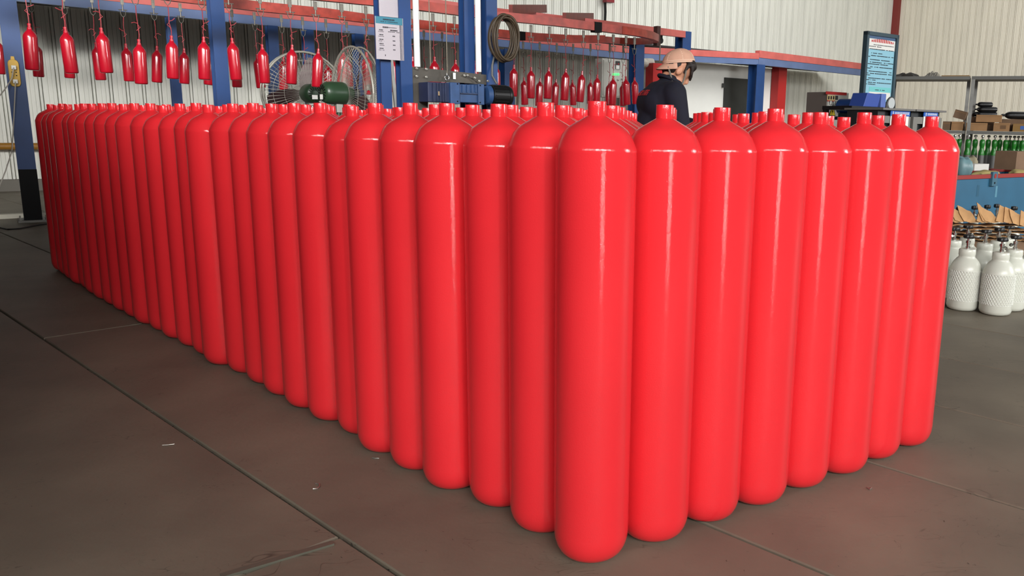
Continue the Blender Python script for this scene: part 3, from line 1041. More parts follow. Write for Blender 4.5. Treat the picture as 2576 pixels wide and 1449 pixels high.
# ------------------------------------------------------------------ cabinets, pipe, door block behind the worker
NCB = 13.0
a, b = PN(1515, 146, NCB), PN(1576, 247, NCB)
c = (a + b) / 2 + ND * 0.12
kb = thing('control_cabinet', 'pale grey wall control cabinet with three green lamps behind hanging cylinders', 'cabinet', Vector((c.x, c.y, b.z)))
part('case', MB().ubox(c, (b - a).dot(UD) / 2, 0.12, (a.z - b.z) / 2), LGREY, kb, bevel=0.008)
part('door', MB().ubox(c - ND * 0.125, (b - a).dot(UD) / 2 - 0.03, 0.006, (a.z - b.z) / 2 - 0.03), LGREY, kb, bevel=0.004)
GL = mat('lit_green_lamp', (90, 240, 130), 0.3, emit=1.1)
for x in (1543, 1549, 1555):
    part('green_lamp', MB().lathe([(0.024, 0), (0.024, 0.012), (0.014, 0.02)], 14, PN(x, 187, NCB - 0.012), (UD, ZD, -ND)), GL, kb, 40)
part('meter_frame', MB().ubox(PN(1554, 164, NCB - 0.016), 0.05, 0.008, 0.075), DGREY, kb)
part('meter_face', MB().ubox(PN(1554, 169, NCB - 0.026), 0.04, 0.002, 0.035), WHITE, kb)
part('red_lamp', MB().ubox(PN(1556, 161, NCB - 0.026), 0.012, 0.002, 0.01), REDINK, kb)
for x, y in ((1554, 201), (1564, 199)):
    part('knob', MB().lathe([(0.018, 0), (0.018, 0.02), (0.01, 0.025)], 12, PN(x, y, NCB - 0.012), (UD, ZD, -ND)), STEEL, kb, 40)
part('stand', MB().ubox(Vector((c.x, c.y, b.z / 2)), 0.05, 0.05, b.z / 2), DGREY, kb)

a = PN(1612, 158, 13.4)
solo('duct_pipe', MB().tube([a, PN(1640, 158, 13.4)], 0.09, 16), mat('stained_white_duct', (176, 170, 160), 0.6, var=0.3, scale=12), 'short stained white duct pipe left of the worker cap', 'pipe', smooth=40)
a, b = PN(1634, 160, 13.3), PN(1665, 160, 13.3)
c = (a + b) / 2
solo('red_column', MB().ubox(Vector((c.x, c.y, c.z / 2)), (b - a).dot(UD) / 2, 0.12, c.z / 2), mat('bright_red_paint', (168, 26, 26), 0.45), 'red square column directly behind the worker shoulder', 'column')
a, b = PN(1950, 196, 14.6), PN(1970, 196, 14.6)
c = (a + b) / 2
c.z = zcan + 0.1
solo('red_column', MB().ubox(Vector((c.x, c.y, c.z / 2)), (b - a).dot(UD) / 2, 0.12, c.z / 2), MATS['bright_red_paint'], 'red square column between the white room and cream wall', 'column')
# white room with dark door under the canopy
a, b = PN(1640, 185, 14.75), PN(1952, 185, 14.75)
zr = zcan + 0.02
c = (a + b) / 2
wr_ = thing('white_room', 'white plastered cubicle under the canopy behind the worker', 'cubicle', (c.x, c.y, 0))
part('wall_panel', MB().ubox(Vector((c.x, c.y, zr / 2)) + ND * 0.6, (b - a).dot(UD) / 2, 0.6, zr / 2), mat('white_plaster', (232, 232, 226), 0.7, var=0.03, scale=3), wr_)
a, b = PN(1822, 197, 14.74), PN(1880, 197, 14.74)
c = (a + b) / 2
dr_ = part('door', MB().ubox(Vector((c.x, c.y, c.z / 2)), (b - a).dot(UD) / 2, 0.03, c.z / 2), mat('dark_green_grey_door', (44, 47, 46), 0.45, var=0.2, scale=4), wr_)
for y in (215, 290):
    part('hinge', MB().ubox(PN(1820, y, 14.70), 0.03, 0.02, 0.05), DGREY, dr_)

# alarm box and cable on the upper wall
a = PN(1531, 2, NW - 0.2)
al = thing('alarm_box', 'small red box with a black cable on the white wall, top edge', 'alarm', a)
part('case', MB().ubox(a + ZD * 0.1, 0.11, 0.08, 0.14), mat('dull_red_plastic', (130, 24, 34), 0.5), al)
part('cable', MB().tube([PN(1522, 3, NW - 0.1), PN(1523, 30, NW - 0.1), PN(1522, 53, NW - 0.1)], 0.03, 6), BLK, al, 50)

# pulley under the frame beam
a = PN(1661, 102, 12.3)
pu = thing('pulley', 'small dark pulley with a hanging cord above the worker', 'pulley', a - ZD * 0.4)
part('wheel', MB().lathe([(0.0, -0.02), (0.06, -0.02), (0.05, 0), (0.06, 0.02), (0, 0.02)], 18, a, (UD, ZD, ND)), BLK, pu, 40)
part('cord', MB().tube([a, a - ZD * 0.38], 0.012, 6), MATS['grey_rope'], pu, 40)
part('bracket', MB().ubox(a + ZD * 0.08, 0.03, 0.03, 0.06), BLK, pu)

# ------------------------------------------------------------------ right side: cabinets, sign, bench


def upanel(x0, y0, x1, y1, n):
    """face on plane n between two pixels -> left-top corner, width along U, height"""
    a, b = PN(x0, y0, n), PN(x1, y1, n)
    return a, (b - a).dot(UD), a.z - b.z


# control cabinet with warning triangle
n = 6.7
a, W, H_ = upanel(2081, 231, 2127, 330, n)
c = a + UD * W / 2
kc = thing('switch_cabinet', 'grey switch cabinet with red stripe and yellow warning triangle', 'cabinet', (c.x, c.y, 0))
part('case', MB().ubox(Vector((c.x, c.y, a.z / 2)) + ND * 0.16, W / 2, 0.16, a.z / 2), mat('warm_grey_case', (112, 104, 98), 0.5), kc, bevel=0.006)
zq = lambda y: PN(2104, y, n - 0.01).z
part('door', MB().ubox(Vector((c.x, c.y, (a.z - 0.4) / 2 + 0.4)) - ND * 0.006, W / 2 - 0.004, 0.006, (a.z - 0.4) / 2), LGREY, kc)


def on_front(x, y, hu, hz, th=0.002, lift=0.0135):
    return MB().ubox(PN(x, y, n - lift), hu, th, hz)


part('red_stripe', on_front(2104, 235, W / 2 - 0.004, 0.017), REDINK, kc)
part('yellow_label', on_front(2091, 246, 0.075, 0.032), mat('cream_label', (220, 196, 140), 0.7), kc)
for x in (2085, 2091, 2097):
    part('label_mark', on_front(x, 246, 0.012, 0.02, 0.001, 0.0165), INK, kc)
part('red_line', on_front(2091, 254, 0.075, 0.006), REDINK, kc)
part('meter', on_front(2104, 246, 0.03, 0.025), DGREY, kc)
for x, y in ((2090, 258.5), (2099, 259.5), (2108, 260), (2117, 261)):
    part('selector_switch', on_front(x, y, 0.026, 0.026), DGREY, kc)
    part('switch_face', on_front(x, y, 0.015, 0.021, 0.002, 0.016), WHITE, kc)
part('door_lock', on_front(2116, 276, 0.012, 0.024, 0.006), BLACKP, kc)
part('white_card', on_front(2094, 277, 0.075, 0.085, 0.001), WHITE, kc)
pc_ = PN(2094, 281, n - 0.0165)
part('triangle_border', MB().prism([(-0.068, -0.05), (0.068, -0.05), (0, 0.088)], pc_, UD, ZD, -ND, 0.001), BLACKP, kc)
part('warning_triangle', MB().prism([(-0.054, -0.042), (0.054, -0.042), (0, 0.068)], pc_ - ND * 0.0012, UD, ZD, -ND, 0.001), mat('warning_yellow', (246, 214, 30), 0.5), kc)
part('lightning_bolt', MB().prism([(-0.004, 0.035), (0.01, 0.035), (0.003, 0.008), (0.012, 0.008), (-0.006, -0.035), (-0.001, -0.004), (-0.011, -0.004)], pc_ - ND * 0.0026, UD, ZD, -ND, 0.001), BLACKP, kc)

# framed sign on a stand
n = 6.2
a, W, H_ = upanel(2178, 78, 2243, 262, n)
H_ = a.z - PN(2166, 262, n).z
cc = a + UD * W / 2
sg = thing('notice_board', 'tall framed pale blue notice board behind the black bench', 'sign', (cc.x, cc.y, 0))
FR = mat('teal_grey_frame', (52, 74, 84), 0.5)
for (du, dz, hu, hz) in ((0.02, H_ / 2, 0.02, H_ / 2), (W - 0.02, H_ / 2, 0.02, H_ / 2), (W / 2, 0.02, W / 2, 0.02), (W / 2, H_ - 0.02, W / 2, 0.02)):
    part('frame', MB().ubox(a + UD * du - ZD * dz, hu, 0.03, hz), FR, sg)
part('board', MB().ubox(a + UD * (W / 2) - ZD * (H_ / 2), W / 2 - 0.03, 0.008, H_ / 2 - 0.03), mat('sky_blue_board', (150, 204, 222), 0.35), sg)
for du in (0.03, W - 0.03):
    part('leg', MB().ubox(Vector((a.x, a.y, (a.z - H_) / 2)) + UD * du, 0.015, 0.02, (a.z - H_) / 2), FR, sg)
so = a - ND * 0.0095


def srect(x0, y0, x1, y1, lift=0.0):
    return [so + UD * (x * W) - ZD * (y * H_) - ND * lift for x, y in ((x0, y0), (x1, y0), (x1, y1), (x0, y1))]


part('dark_header', MB().add(srect(0.08, 0.045, 0.94, 0.09, 0.0005), [(0, 1, 2, 3)]), mat('slate_blue_print', (70, 98, 132), 0.5), sg)
part('white_field', MB().add(srect(0.08, 0.09, 0.94, 0.23, 0.0005), [(0, 1, 2, 3)]), WHITE, sg)
part('white_field', MB().add(srect(0.22, 0.82, 0.90, 0.92, 0.0005), [(0, 1, 2, 3)]), WHITE, sg)
part('teal_field', MB().add(srect(0.22, 0.75, 0.90, 0.82, 0.0005), [(0, 1, 2, 3)]), mat('aqua_print', (120, 206, 206), 0.6), sg)
tb = MB()
x = 0.18
while x < 0.86:
    tb.add(srect(x, 0.085 + 0.03 * (1 - math.sin(PI * (x - 0.1) / 0.8)) - 0.0, x + 0.035, 0.135, 0.001), [(0, 1, 2, 3)])
    x += 0.055
stuff(part('red_title', tb, REDINK, sg))
tx = MB()
for (y, x0, x1) in [(0.165, 0.25, 0.9), (0.19, 0.12, 0.5), (0.225, 0.14, 0.9), (0.28, 0.2, 0.55), (0.315, 0.2, 0.92), (0.33, 0.12, 0.17), (0.37, 0.18, 0.8), (0.405, 0.18, 0.92), (0.43, 0.12, 0.75), (0.47, 0.2, 0.9), (0.49, 0.1, 0.22),
                    (0.53, 0.16, 0.9), (0.56, 0.1, 0.9), (0.585, 0.1, 0.22), (0.625, 0.16, 0.9), (0.65, 0.1, 0.4), (0.685, 0.16, 0.9), (0.71, 0.1, 0.4), (0.785, 0.4, 0.72), (0.855, 0.4, 0.75), (0.885, 0.3, 0.7)]:
    words(tx, lambda p, q, r, s_, l: srect(p, q, r, s_, 0.0012), x0, x1, y, 0.011, 0.92)
stuff(part('printed_text', tx, INK, sg))

# black bench with blue parts bin
n = 5.7
a, W, _ = upanel(2143, 266, 2222, 266, n)
bn = thing('work_bench', 'black steel work bench below the notice board', 'bench', (a + UD * W / 2 + ND * 0.2) * 1.0 - ZD * a.z)
part('bench_top', MB().ubox(a + UD * W / 2 + ND * 0.2 - ZD * 0.02, W / 2, 0.2, 0.02), BLK, bn)
part('apron', MB().ubox(a + UD * W / 2 + ND * 0.02 - ZD * 0.09, W / 2 - 0.01, 0.012, 0.06), BLK, bn)
for du in (0.03, W - 0.03):
    for dn in (0.03, 0.37):
        part('leg', MB().ubox(Vector((a.x, a.y, (a.z - 0.04) / 2)) + UD * du + ND * dn, 0.025, 0.025, (a.z - 0.04) / 2), BLK, bn)
part('lower_shelf', MB().ubox(a + UD * W / 2 + ND * 0.2 - ZD * 0.42, W / 2 - 0.03, 0.19, 0.012), DGREY, bn)
zbt = a.z
b0 = PN(2172, 263, n + 0.06)
b0.z = zbt
bl = thing('parts_bin', 'blue plastic parts bin on the black bench', 'bin', b0 + UD * 0.15)
BB = mat('blue_bin_plastic', (56, 84, 168), 0.4)
part('bin_body', MB().prism([(0, 0), (0.26, 0), (0.30, 0.14), (0.06, 0.15)], b0, UD, ZD, ND, 0.2), BB, bl, bevel=0.006)
part('bin_end', MB().prism([(0.0, 0), (0.09, 0), (0.09, 0.15), (0.0, 0.15)], b0 + UD * 0.31, UD, ZD, ND, 0.2), mat('pale_blue_bin_plastic', (96, 120, 190), 0.4), bl, bevel=0.006)
# blue grinder motor on a pedestal
g0 = PN(2131, 268, 6.45)
gr = thing('bench_grinder', 'dark blue round motor beside the grey switch cabinet', 'motor', (g0.x, g0.y, 0))
GB2 = mat('deep_blue_enamel', (28, 62, 120), 0.35)
part('motor_body', MB().lathe([(0, -0.12), (0.07, -0.12), (0.09, -0.1), (0.09, 0.1), (0.07, 0.12), (0, 0.12)], 22, g0, (UD, ZD, ND)), GB2, gr, 40)
part('pedestal', MB().ubox(Vector((g0.x, g0.y, g0.z / 2 - 0.04)), 0.07, 0.07, g0.z / 2 - 0.04), mat('dark_teal_enamel', (24, 52, 64), 0.5), gr)
part('side_arm', MB().ubox(g0 - UD * 0.08 - ZD * 0.14, 0.09, 0.04, 0.02), MATS['dark_teal_enamel'], gr)
part('white_valve', MB().lathe([(0.03, 0), (0.03, 0.09), (0.018, 0.11)], 12, g0 - UD * 0.1 - ZD * 0.29), WHITE, gr, 40)

# two grey cabinets with blue signs
for i, (x0, x1, yt, sx0, sx1, sy0, sy1, lab) in enumerate([(2220, 2299, 271, 2241, 2288, 277.5, 293, 'grey glazed cabinet with wider blue sign, left of the pair'),
                                                           (2304, 2377, 275, 2324, 2358, 281.5, 294, 'grey glazed cabinet with narrower blue sign, right of the pair')]):
    n = 4.6
    a, W, _ = upanel(x0, yt, x1, yt, n)
    c = Vector((a.x, a.y, 0)) + UD * W / 2
    k = thing('glazed_cabinet', lab, 'cabinet', c + ND * 0.2)
    zt_ = a.z
    part('top_plate', MB().ubox(c + ND * 0.2 + ZD * (zt_ - 0.009), W / 2 + 0.008, 0.215, 0.009), mat('mid_grey_plate', (104, 102, 98), 0.5), k)
    part('body', MB().ubox(c + ND * 0.22 + ZD * ((zt_ - 0.018) / 2), W / 2 - 0.006, 0.17, (zt_ - 0.018) / 2), mat('black_cabinet_inside', (30, 34, 36), 0.5), k)
    for sx in (-1, 1):
        part('door_stile', MB().ubox(c + ND * 0.035 + UD * sx * (W / 2 - 0.04) + ZD * ((zt_ - 0.07) / 2), 0.034, 0.014, (zt_ - 0.07) / 2), GREYM, k)
    part('door_rail', MB().ubox(c + ND * 0.035 + ZD * (zt_ - 0.1), W / 2 - 0.075, 0.013, 0.032), GREYM, k)
    part('door_handle', MB().ubox(c + ND * 0.018 + UD * (W / 2 - 0.03) + ZD * (zt_ - 0.26), 0.008, 0.008, 0.03), BLACKP, k)
    n2 = n + 0.012
    a2, W2, H2 = upanel(sx0, sy0, sx1, sy1, n2)
    c2 = a2 + UD * W2 / 2 - ZD * H2 / 2
    sgn = part('blue_sign', MB().ubox(c2, W2 / 2, 0.004, H2 / 2), mat('sign_blue', (24, 92, 186), 0.4), k)
    part('white_poster', MB().ubox(c2 - ZD * (H2 / 2 + 0.16) + ND * 0.004, W2 / 2 - 0.01, 0.003, 0.16), WHITE, k)
    letters = MB()
    nn_ = 11 if i == 0 else 8
    for q in range(nn_):
        u_ = -W2 / 2 + 0.035 + (W2 - 0.05) * q / nn_ + (0.0 if q == 0 else 0.012)
        hh_ = H2 * (0.34 if q == 0 else 0.24)
        ww = (W2 - 0.05) / nn_ * 0.40
        o2 = c2 + UD * u_ - ND * 0.0045
        for sgx in (-1, 1):
            letters.ubox(o2 + UD * ww * 0.6 * sgx, ww * 0.18, 0.0008, hh_)
        for sgz in (-0.8, 0.0, 0.8):
            letters.ubox(o2 + ZD * hh_ * sgz, ww * 0.75, 0.0008, hh_ * 0.14)
    stuff(part('sign_lettering', letters, WHITE, sgn))
g0 = PN(2240, 270, 4.75)
g0.z = PN(2220, 271, 4.6).z
dm = thing('glass_dome', 'small clear dome standing on the left grey cabinet', 'dome', g0)
part('dome', MB().tube([g0 + UD * (0.065 * math.cos(a)) + ZD * (0.1 * max(0, math.sin(a)) ** 0.7 + 0.002) for a in [PI * k / 14 for k in range(15)]], 0.009, 8), DGREY, dm, 60)
part('lens', MB().lathe([(0.0, -0.01), (0.05, -0.01), (0.05, 0.01), (0, 0.01)], 20, g0 + ZD * 0.051, (UD, ZD, ND)), mat('pale_glass', (214, 220, 220), 0.1, 0.2), dm, 40)

# ------------------------------------------------------------------ shelving against the cream wall
sA, sM, sB = PY(2236, 192, 11.3), PY(2443, 192, 10.9), PY(2640, 192, 10.5)
ztop_ = (sA.z + sM.z) / 2
zmid = PY(2480, 330, 10.7).z
for i, (p, q, lab) in enumerate([(sA, sM, 'grey angle-steel shelving, left bay with empty middle'), (sM, sB, 'grey angle-steel shelving, right bay with boxes and green-topped cylinders')]):
    X = (q - p)
    X.z = 0
    Ls = X.length - 0.02
    X.normalize()
    Yd = Vector((-X.y, X.x, 0))
    base = Vector((p.x, p.y, 0)) + X * 0.01
    k = thing('shelving_unit', lab, 'shelf', base + X * Ls / 2 + Yd * 0.25)
    for sx in (0.022, Ls - 0.022):
        for sy in (0.0, 0.5):
            if i == 0 and sx < 1 and sy == 0.0:
                continue
            up = MB()
            o = base + X * sx + Yd * sy
            up.box(o + ZD * ztop_ / 2, 0.022, 0.003, ztop_ / 2, (X, Yd, ZD))
            up.box(o - X * 0.02 * (1 if sx < 1 else -1) + Yd * 0.02 + ZD * ztop_ / 2, 0.003, 0.022, ztop_ / 2, (X, Yd, ZD))
            part('upright', up, GALV, k)
    for z_ in ((ztop_,) if i == 0 else (ztop_, zmid, 0.42)):
        part('deck', MB().box(base + X * Ls / 2 + Yd * 0.25 + ZD * (z_ - 0.02), Ls / 2, 0.255, 0.02, (X, Yd, ZD)), mat('grey_shelf_deck', (112, 112, 108), 0.5, 0.2), k)
    if i == 0:
        part('deck', MB().box(base + X * (Ls - 0.45) + Yd * 0.25 + ZD * (zmid - 0.02), 0.45, 0.255, 0.02, (X, Yd, ZD)), MATS['grey_shelf_deck'], k)
    SX, SY, SBASE = X, Yd, base


def sbox(name, x0, y0, x1, y1, Y, dep, m_, label, cat, zb, group=None, rot=0.0, flaps=None, lbl=None):
    """carton on the shelf: front from pixels, standing on zb"""
    a, b = PY(x0, y1, Y), PY(x1, y1, Y)
    a.z = b.z = zb + 0.003
    h = PY(x0, y0, Y).z - PY(x0, y1, Y).z
    W = (b - a).length
    c = (a + b) / 2 + SY * dep / 2
    M = Matrix.Translation(c) @ Matrix.Rotation(rot, 4, SY)
    t = thing(name, label, cat, group=group, M=Matrix.Translation(c))
    ax = tuple((Matrix.Rotation(rot, 3, SY) @ v) for v in (SX, SY, ZD))
    up = ax[2] * (h / 2 + abs(math.sin(rot)) * W / 2)
    part('box_body', MB().box(c + up, W / 2, dep / 2, h / 2, ax), m_, t)
    part('tape', MB().box(c + up - ax[1] * (dep / 2 + 0.0005) + ax[2] * h * 0.30, W / 2 * 0.96, 0.0006, h * 0.035, ax), mat('packing_tape', (150, 112, 70), 0.4), t)
    if flaps:
        part('flap', MB().box(c + up + ax[2] * (h / 2 + 0.03) - ax[1] * dep * 0.45, W / 2, 0.003, 0.035, ax), m_, t)
    if lbl:
        part('printed_label', MB().box(c + up - ax[1] * (dep / 2 + 0.001) + ax[0] * W * 0.1, W * 0.18, 0.0006, h * 0.22, ax), lbl, t)
    return t


G = 'cardboard boxes on the middle shelf'
sbox('cardboard_box', 2371, 303, 2389, 325, 11.12, 0.3, CARDD, 'small brown carton at the left end of the middle shelf', 'box', zmid, G)
sbox('cardboard_box', 2393, 304, 2420, 326, 11.06, 0.3, CARD, 'brown carton left of the shelf upright, under the tilted carton', 'box', zmid, G)
sbox('cardboard_box', 2396, 278, 2424, 299, 11.08, 0.28, CARDD, 'tilted open brown carton on top, left of the upright', 'box', zmid + 0.135, G, rot=math.radians(14))
sbox('cardboard_box', 2431, 306, 2480, 326, 10.98, 0.12, CARD, 'long light brown carton right of the shelf upright', 'box', zmid, G)
sbox('cardboard_box', 2457, 288, 2516, 306, 10.97, 0.12, CARD, 'wide brown carton on top of the long carton', 'box', zmid + 0.115, G)
sbox('cardboard_box', 2500, 306, 2537, 327, 10.86, 0.2, CARD, 'brown carton with printed lettering, middle of the right bay', 'box', zmid, G, lbl=mat('brown_print', (122, 92, 64), 0.8))
sbox('cardboard_box', 2549, 308, 2590, 328, 10.78, 0.3, mat('ochre_cardboard', (150, 116, 66), 0.8), 'ochre carton with blue label at the right edge', 'box', zmid, G, lbl=mat('label_blue', (70, 110, 186), 0.7))


def lying_cyl(px0, px1, py, Y, r, label, z):
    a, b = PY(px0, py, Y), PY(px1, py, Y)
    a.z = b.z = z
    d = (b - a).normalized()
    L = (b - a).length
    ax = (Vector((-d.y, d.x, 0)), ZD, d)
    t = thing('black_cylinder', label, 'gas cylinder', (a + b) / 2 - ZD * r, 'black cylinders lying on the middle shelf')
    part('body', MB().lathe([(r * 0.3, L * 0.12), (r * 0.55, L * 0.14), (r * 0.9, L * 0.22), (r, L * 0.32), (r, L * 0.93), (r * 0.85, L * 0.99), (r * 0.5, L)], 18, a, ax), BLK, t, 45)
    part('neck', MB().lathe([(r * 0.2, 0), (r * 0.32, L * 0.02), (r * 0.3, L * 0.14)], 12, a, ax), BLK, t, 45)


rb = 0.034
zz_ = PY(2475, 288, 11.3).z
for (x0, x1, lvl, yy, lab) in [(2440, 2494, 0, 11.24, 'bottom black cylinder of the stack, nearest its left end'), (2452, 2507, 0, 11.17, 'bottom black cylinder of the stack, right end sticking out'),
                               (2451, 2497, 1, 11.23, 'middle black cylinder of the stack, behind'), (2455, 2506, 1, 11.16, 'middle black cylinder of the stack, in front'), (2452, 2493, 2, 11.20, 'top black cylinder of the stack')]:
    lying_cyl(x0, x1, 288, yy, rb, lab, zz_ + 2 * rb * 0.93 * lvl)
lying_cyl(2519, 2600, 288, 11.12, 0.05, 'large black cylinder lying at the right edge of the shelf', PY(2540, 290, 11.12).z)
sup = MB().box(PY(2472, 300, 11.21), 0.15, 0.05, 0.05, (SX, SY, ZD))
for p in sup.v:
    p.z = zmid + (0.003 if p.z < PY(2472, 300, 11.21).z else zz_ - rb - zmid)
solo('cardboard_tray', sup, CARDD, 'low brown tray under the stacked black cylinders', 'tray')
s2 = MB().box(PY(2560, 300, 11.13), 0.22, 0.05, 0.05, (SX, SY, ZD))
zb2 = PY(2540, 290, 11.12).z - 0.05
for p in s2.v:
    p.z = zmid + (0.003 if p.z < PY(2560, 300, 11.13).z else zb2 - zmid)
solo('cardboard_tray', s2, CARDD, 'low brown tray under the large black cylinder', 'tray')


def crumple(name, px0, px1, Y, h, m_, label, cat, seed):
    rnd = random.Random(seed)
    a, b = PY(px0, 186, Y), PY(px1, 186, Y)
    a.z = b.z = ztop_
    X = (b - a)
    L = X.length
    X.normalize()
    nx, ny = 16, 7
    vs_, fs = [], []
    for i in range(nx + 1):
        for j in range(ny + 1):
            e = math.sin(PI * i / nx) * math.sin(PI * j / ny)
            z = h * (e ** 0.6) * rnd.uniform(0.45, 1.0) if 0 < i < nx and 0 < j < ny else 0.002
            vs_.append(a + X * (L * i / nx) + SY * (0.06 + 0.34 * j / ny) + ZD * z)
    for i in range(nx):
        for j in range(ny):
            q = i * (ny + 1) + j
            fs.append((q, q + ny + 1, q + ny + 2, q + 1))
    vs2 = [v - ZD * 0 for v in vs_]
    mb = MB().add(vs_, fs)
    base_ = [Vector((v.x, v.y, ztop_)) for v in vs_]
    mb.add(base_, [tuple(reversed(f)) for f in fs])
    solo(name, mb, m_, label, cat)


crumple('plastic_bag', 2242, 2312, 11.25, 0.075, mat('black_film', (48, 44, 40), 0.35), 'crumpled dark plastic bag on top of the shelving', 'bag', 3)
crumple('foil_wrap', 2324, 2362, 11.1, 0.09, mat('silver_film', (150, 146, 138), 0.3, 0.4), 'crumpled silvery film on top of the shelving', 'foil', 5)
pb = MB().box(PY(2406, 184, 11.15) * 1.0, 0.17, 0.12, 0.008, (SX, SY, ZD))
dzp = ztop_ + 0.001 - min(p.z for p in pb.v)
for p in pb.v:
    p.z += dzp
solo('wood_board', pb, mat('pine_board', (160, 128, 84), 0.7), 'thin wooden board on top of the shelving near the upright', 'board')

# green-topped grey cylinders on the low shelf
gx = [2402, 2414, 2436, 2454, 2472, 2487, 2503, 2516, 2531, 2541, 2552, 2562, 2573]
gprof = [(0.02, 0), (0.034, 0.002), (0.040, 0.012), (0.040, 0.56), (0.036, 0.60), (0.026, 0.625)]
gtop = [(0.0402, 0.55), (0.0402, 0.565), (0.0365, 0.60), (0.027, 0.628), (0.027, 0.66), (0.031, 0.67), (0.034, 0.70), (0.033, 0.735), (0.024, 0.755), (0.0, 0.76)]
gvl = [(0.010, 0.755), (0.010, 0.785), (0.020, 0.787), (0.022, 0.80), (0.016, 0.815), (0.0, 0.816)]
ghandle = [(0.0, 0.0), (0.013, 0.002), (0.013, 0.026), (0.0, 0.028)]
gm1, gm2, gm3 = MB().lathe(gprof, 18).mesh('g_body'), MB().lathe(gtop, 18).mesh('g_cap'), MB().lathe(gvl, 12).mesh('g_valve')
for i, x in enumerate(gx):
    p = PY(x, 350, 10.83 if i % 2 == 0 else 10.95)
    p.z = 0.423
    zs = (zmid - 0.05 - 0.423) / 0.816
    t = thing('green_top_cylinder', f'grey cylinder with glossy green top under the shelf, {od(i + 1)} from the left', 'gas cylinder', group='grey cylinders with green tops', M=Matrix.LocRotScale(p, Quaternion(), Vector((1, 1, zs))))
    link('body', gm1, GREYC, t, 45)
    link('green_cap', gm2, GREENC, t, 45)
    link('valve', gm3, CHROME, t, 45)

# ------------------------------------------------------------------ blue bin, its contents
n = 3.9
a = PN(2380, 440, n)
W, dpt, zb_ = 2.1, 0.62, PN(2500, 447, n).z
bc = Vector((a.x, a.y, 0)) + UD * W / 2
bin_ = thing('steel_bin', 'large blue steel bin with red rim behind the white cylinders', 'bin', bc + ND * dpt / 2)
part('front_wall', MB().ubox(bc + ZD * (zb_ / 2 + 0.02), W / 2, 0.01, zb_ / 2 - 0.02), BINB, bin_)
part('back_wall', MB().ubox(bc + ND * dpt + ZD * (zb_ / 2 + 0.02), W / 2, 0.01, zb_ / 2 - 0.02), BINB, bin_)
for sx in (-1, 1):
    part('side_wall', MB().ubox(bc + ND * dpt / 2 + UD * sx * (W / 2 - 0.01) + ZD * (zb_ / 2 + 0.02), 0.01, dpt / 2 - 0.012, zb_ / 2 - 0.02), BINB, bin_)
part('floor_plate', MB().ubox(bc + ND * dpt / 2 + ZD * 0.05, W / 2 - 0.03, dpt / 2 - 0.02, 0.01), BINB, bin_)
RR_ = mat('red_rim_paint', (150, 52, 48), 0.4)
for (o_, hu, hn) in ((bc - ND * 0.002, W / 2 + 0.01, 0.02), (bc + ND * dpt, W / 2 + 0.01, 0.02)):
    part('rim', MB().ubox(o_ + ZD * (zb_ + 0.015), hu, hn, 0.017), RR_, bin_)
for sx in (-1, 1):
    part('rim', MB().ubox(bc + ND * dpt / 2 + UD * sx * (W / 2 - 0.01) + ZD * (zb_ + 0.015), 0.02, dpt / 2 - 0.02, 0.016), RR_, bin_)
for sx in (-1, 1):
    for sy in (0.06, dpt - 0.06):
        part('foot', MB().ubox(bc + UD * sx * (W / 2 - 0.1) + ND * sy + ZD * 0.02, 0.05, 0.04, 0.02), BINB, bin_)
lc = PN(2500, 450, n - 0.025)
lug = part('lifting_lug', MB().ubox(lc, 0.042, 0.012, 0.062), mat('blue_grey_lug', (62, 104, 124), 0.45), bin_)
part('lug_hole', MB().lathe([(0.021, 0), (0.021, 0.002)], 16, lc + ZD * 0.026 - ND * 0.0125, (UD, ZD, -ND)), RR_, lug)
part('lug_hole', MB().lathe([(0.009, 0), (0.009, 0.002)], 12, lc - ZD * 0.035 - ND * 0.0125, (UD, ZD, -ND)), BLACKP, lug)
part('paint_patch', MB().ubox(PN(2460, 480, n - 0.0105), 0.02, 0.0008, 0.05), mat('dark_blue_patch', (34, 86, 112), 0.5), bin_)
part('paint_patch', MB().ubox(PN(2506, 482, n - 0.0105), 0.016, 0.0008, 0.05), mat('pale_blue_patch', (86, 138, 160), 0.5), bin_)
# contents
def bin_obj(px, py_top, dn, hu, hn, hz, name, m_, lab, cat, **k):
    top_ = PN(px, py_top, n + dn)
    return solo(name, MB().ubox(top_ - ZD * hz, hu, hn, hz), m_, lab, cat, **k)


def lump(name, px, py_top, dn, rx, ry, rz, m_, lab, cat, seed):
    rnd = random.Random(seed)
    top_ = PN(px, py_top, n + dn)
    bm = bmesh.new()
    bmesh.ops.create_icosphere(bm, subdivisions=3, radius=1)
    for v in bm.verts:
        k_ = 1 + 0.18 * math.sin(5 * v.co.x + seed) * math.cos(4 * v.co.y + 2 * seed) + rnd.uniform(-0.05, 0.05)
        v.co = Vector((v.co.x * k_, v.co.y * k_, v.co.z * k_))
    mb = MB()
    mb.add([top_ - ZD * rz + UD * (v.co.x * rx) + ND * (v.co.y * ry) + ZD * (v.co.z * rz) for v in bm.verts], [tuple(v.index for v in f.verts) for f in bm.faces])
    bm.free()
    return solo(name, mb, m_, lab, cat, smooth=60)


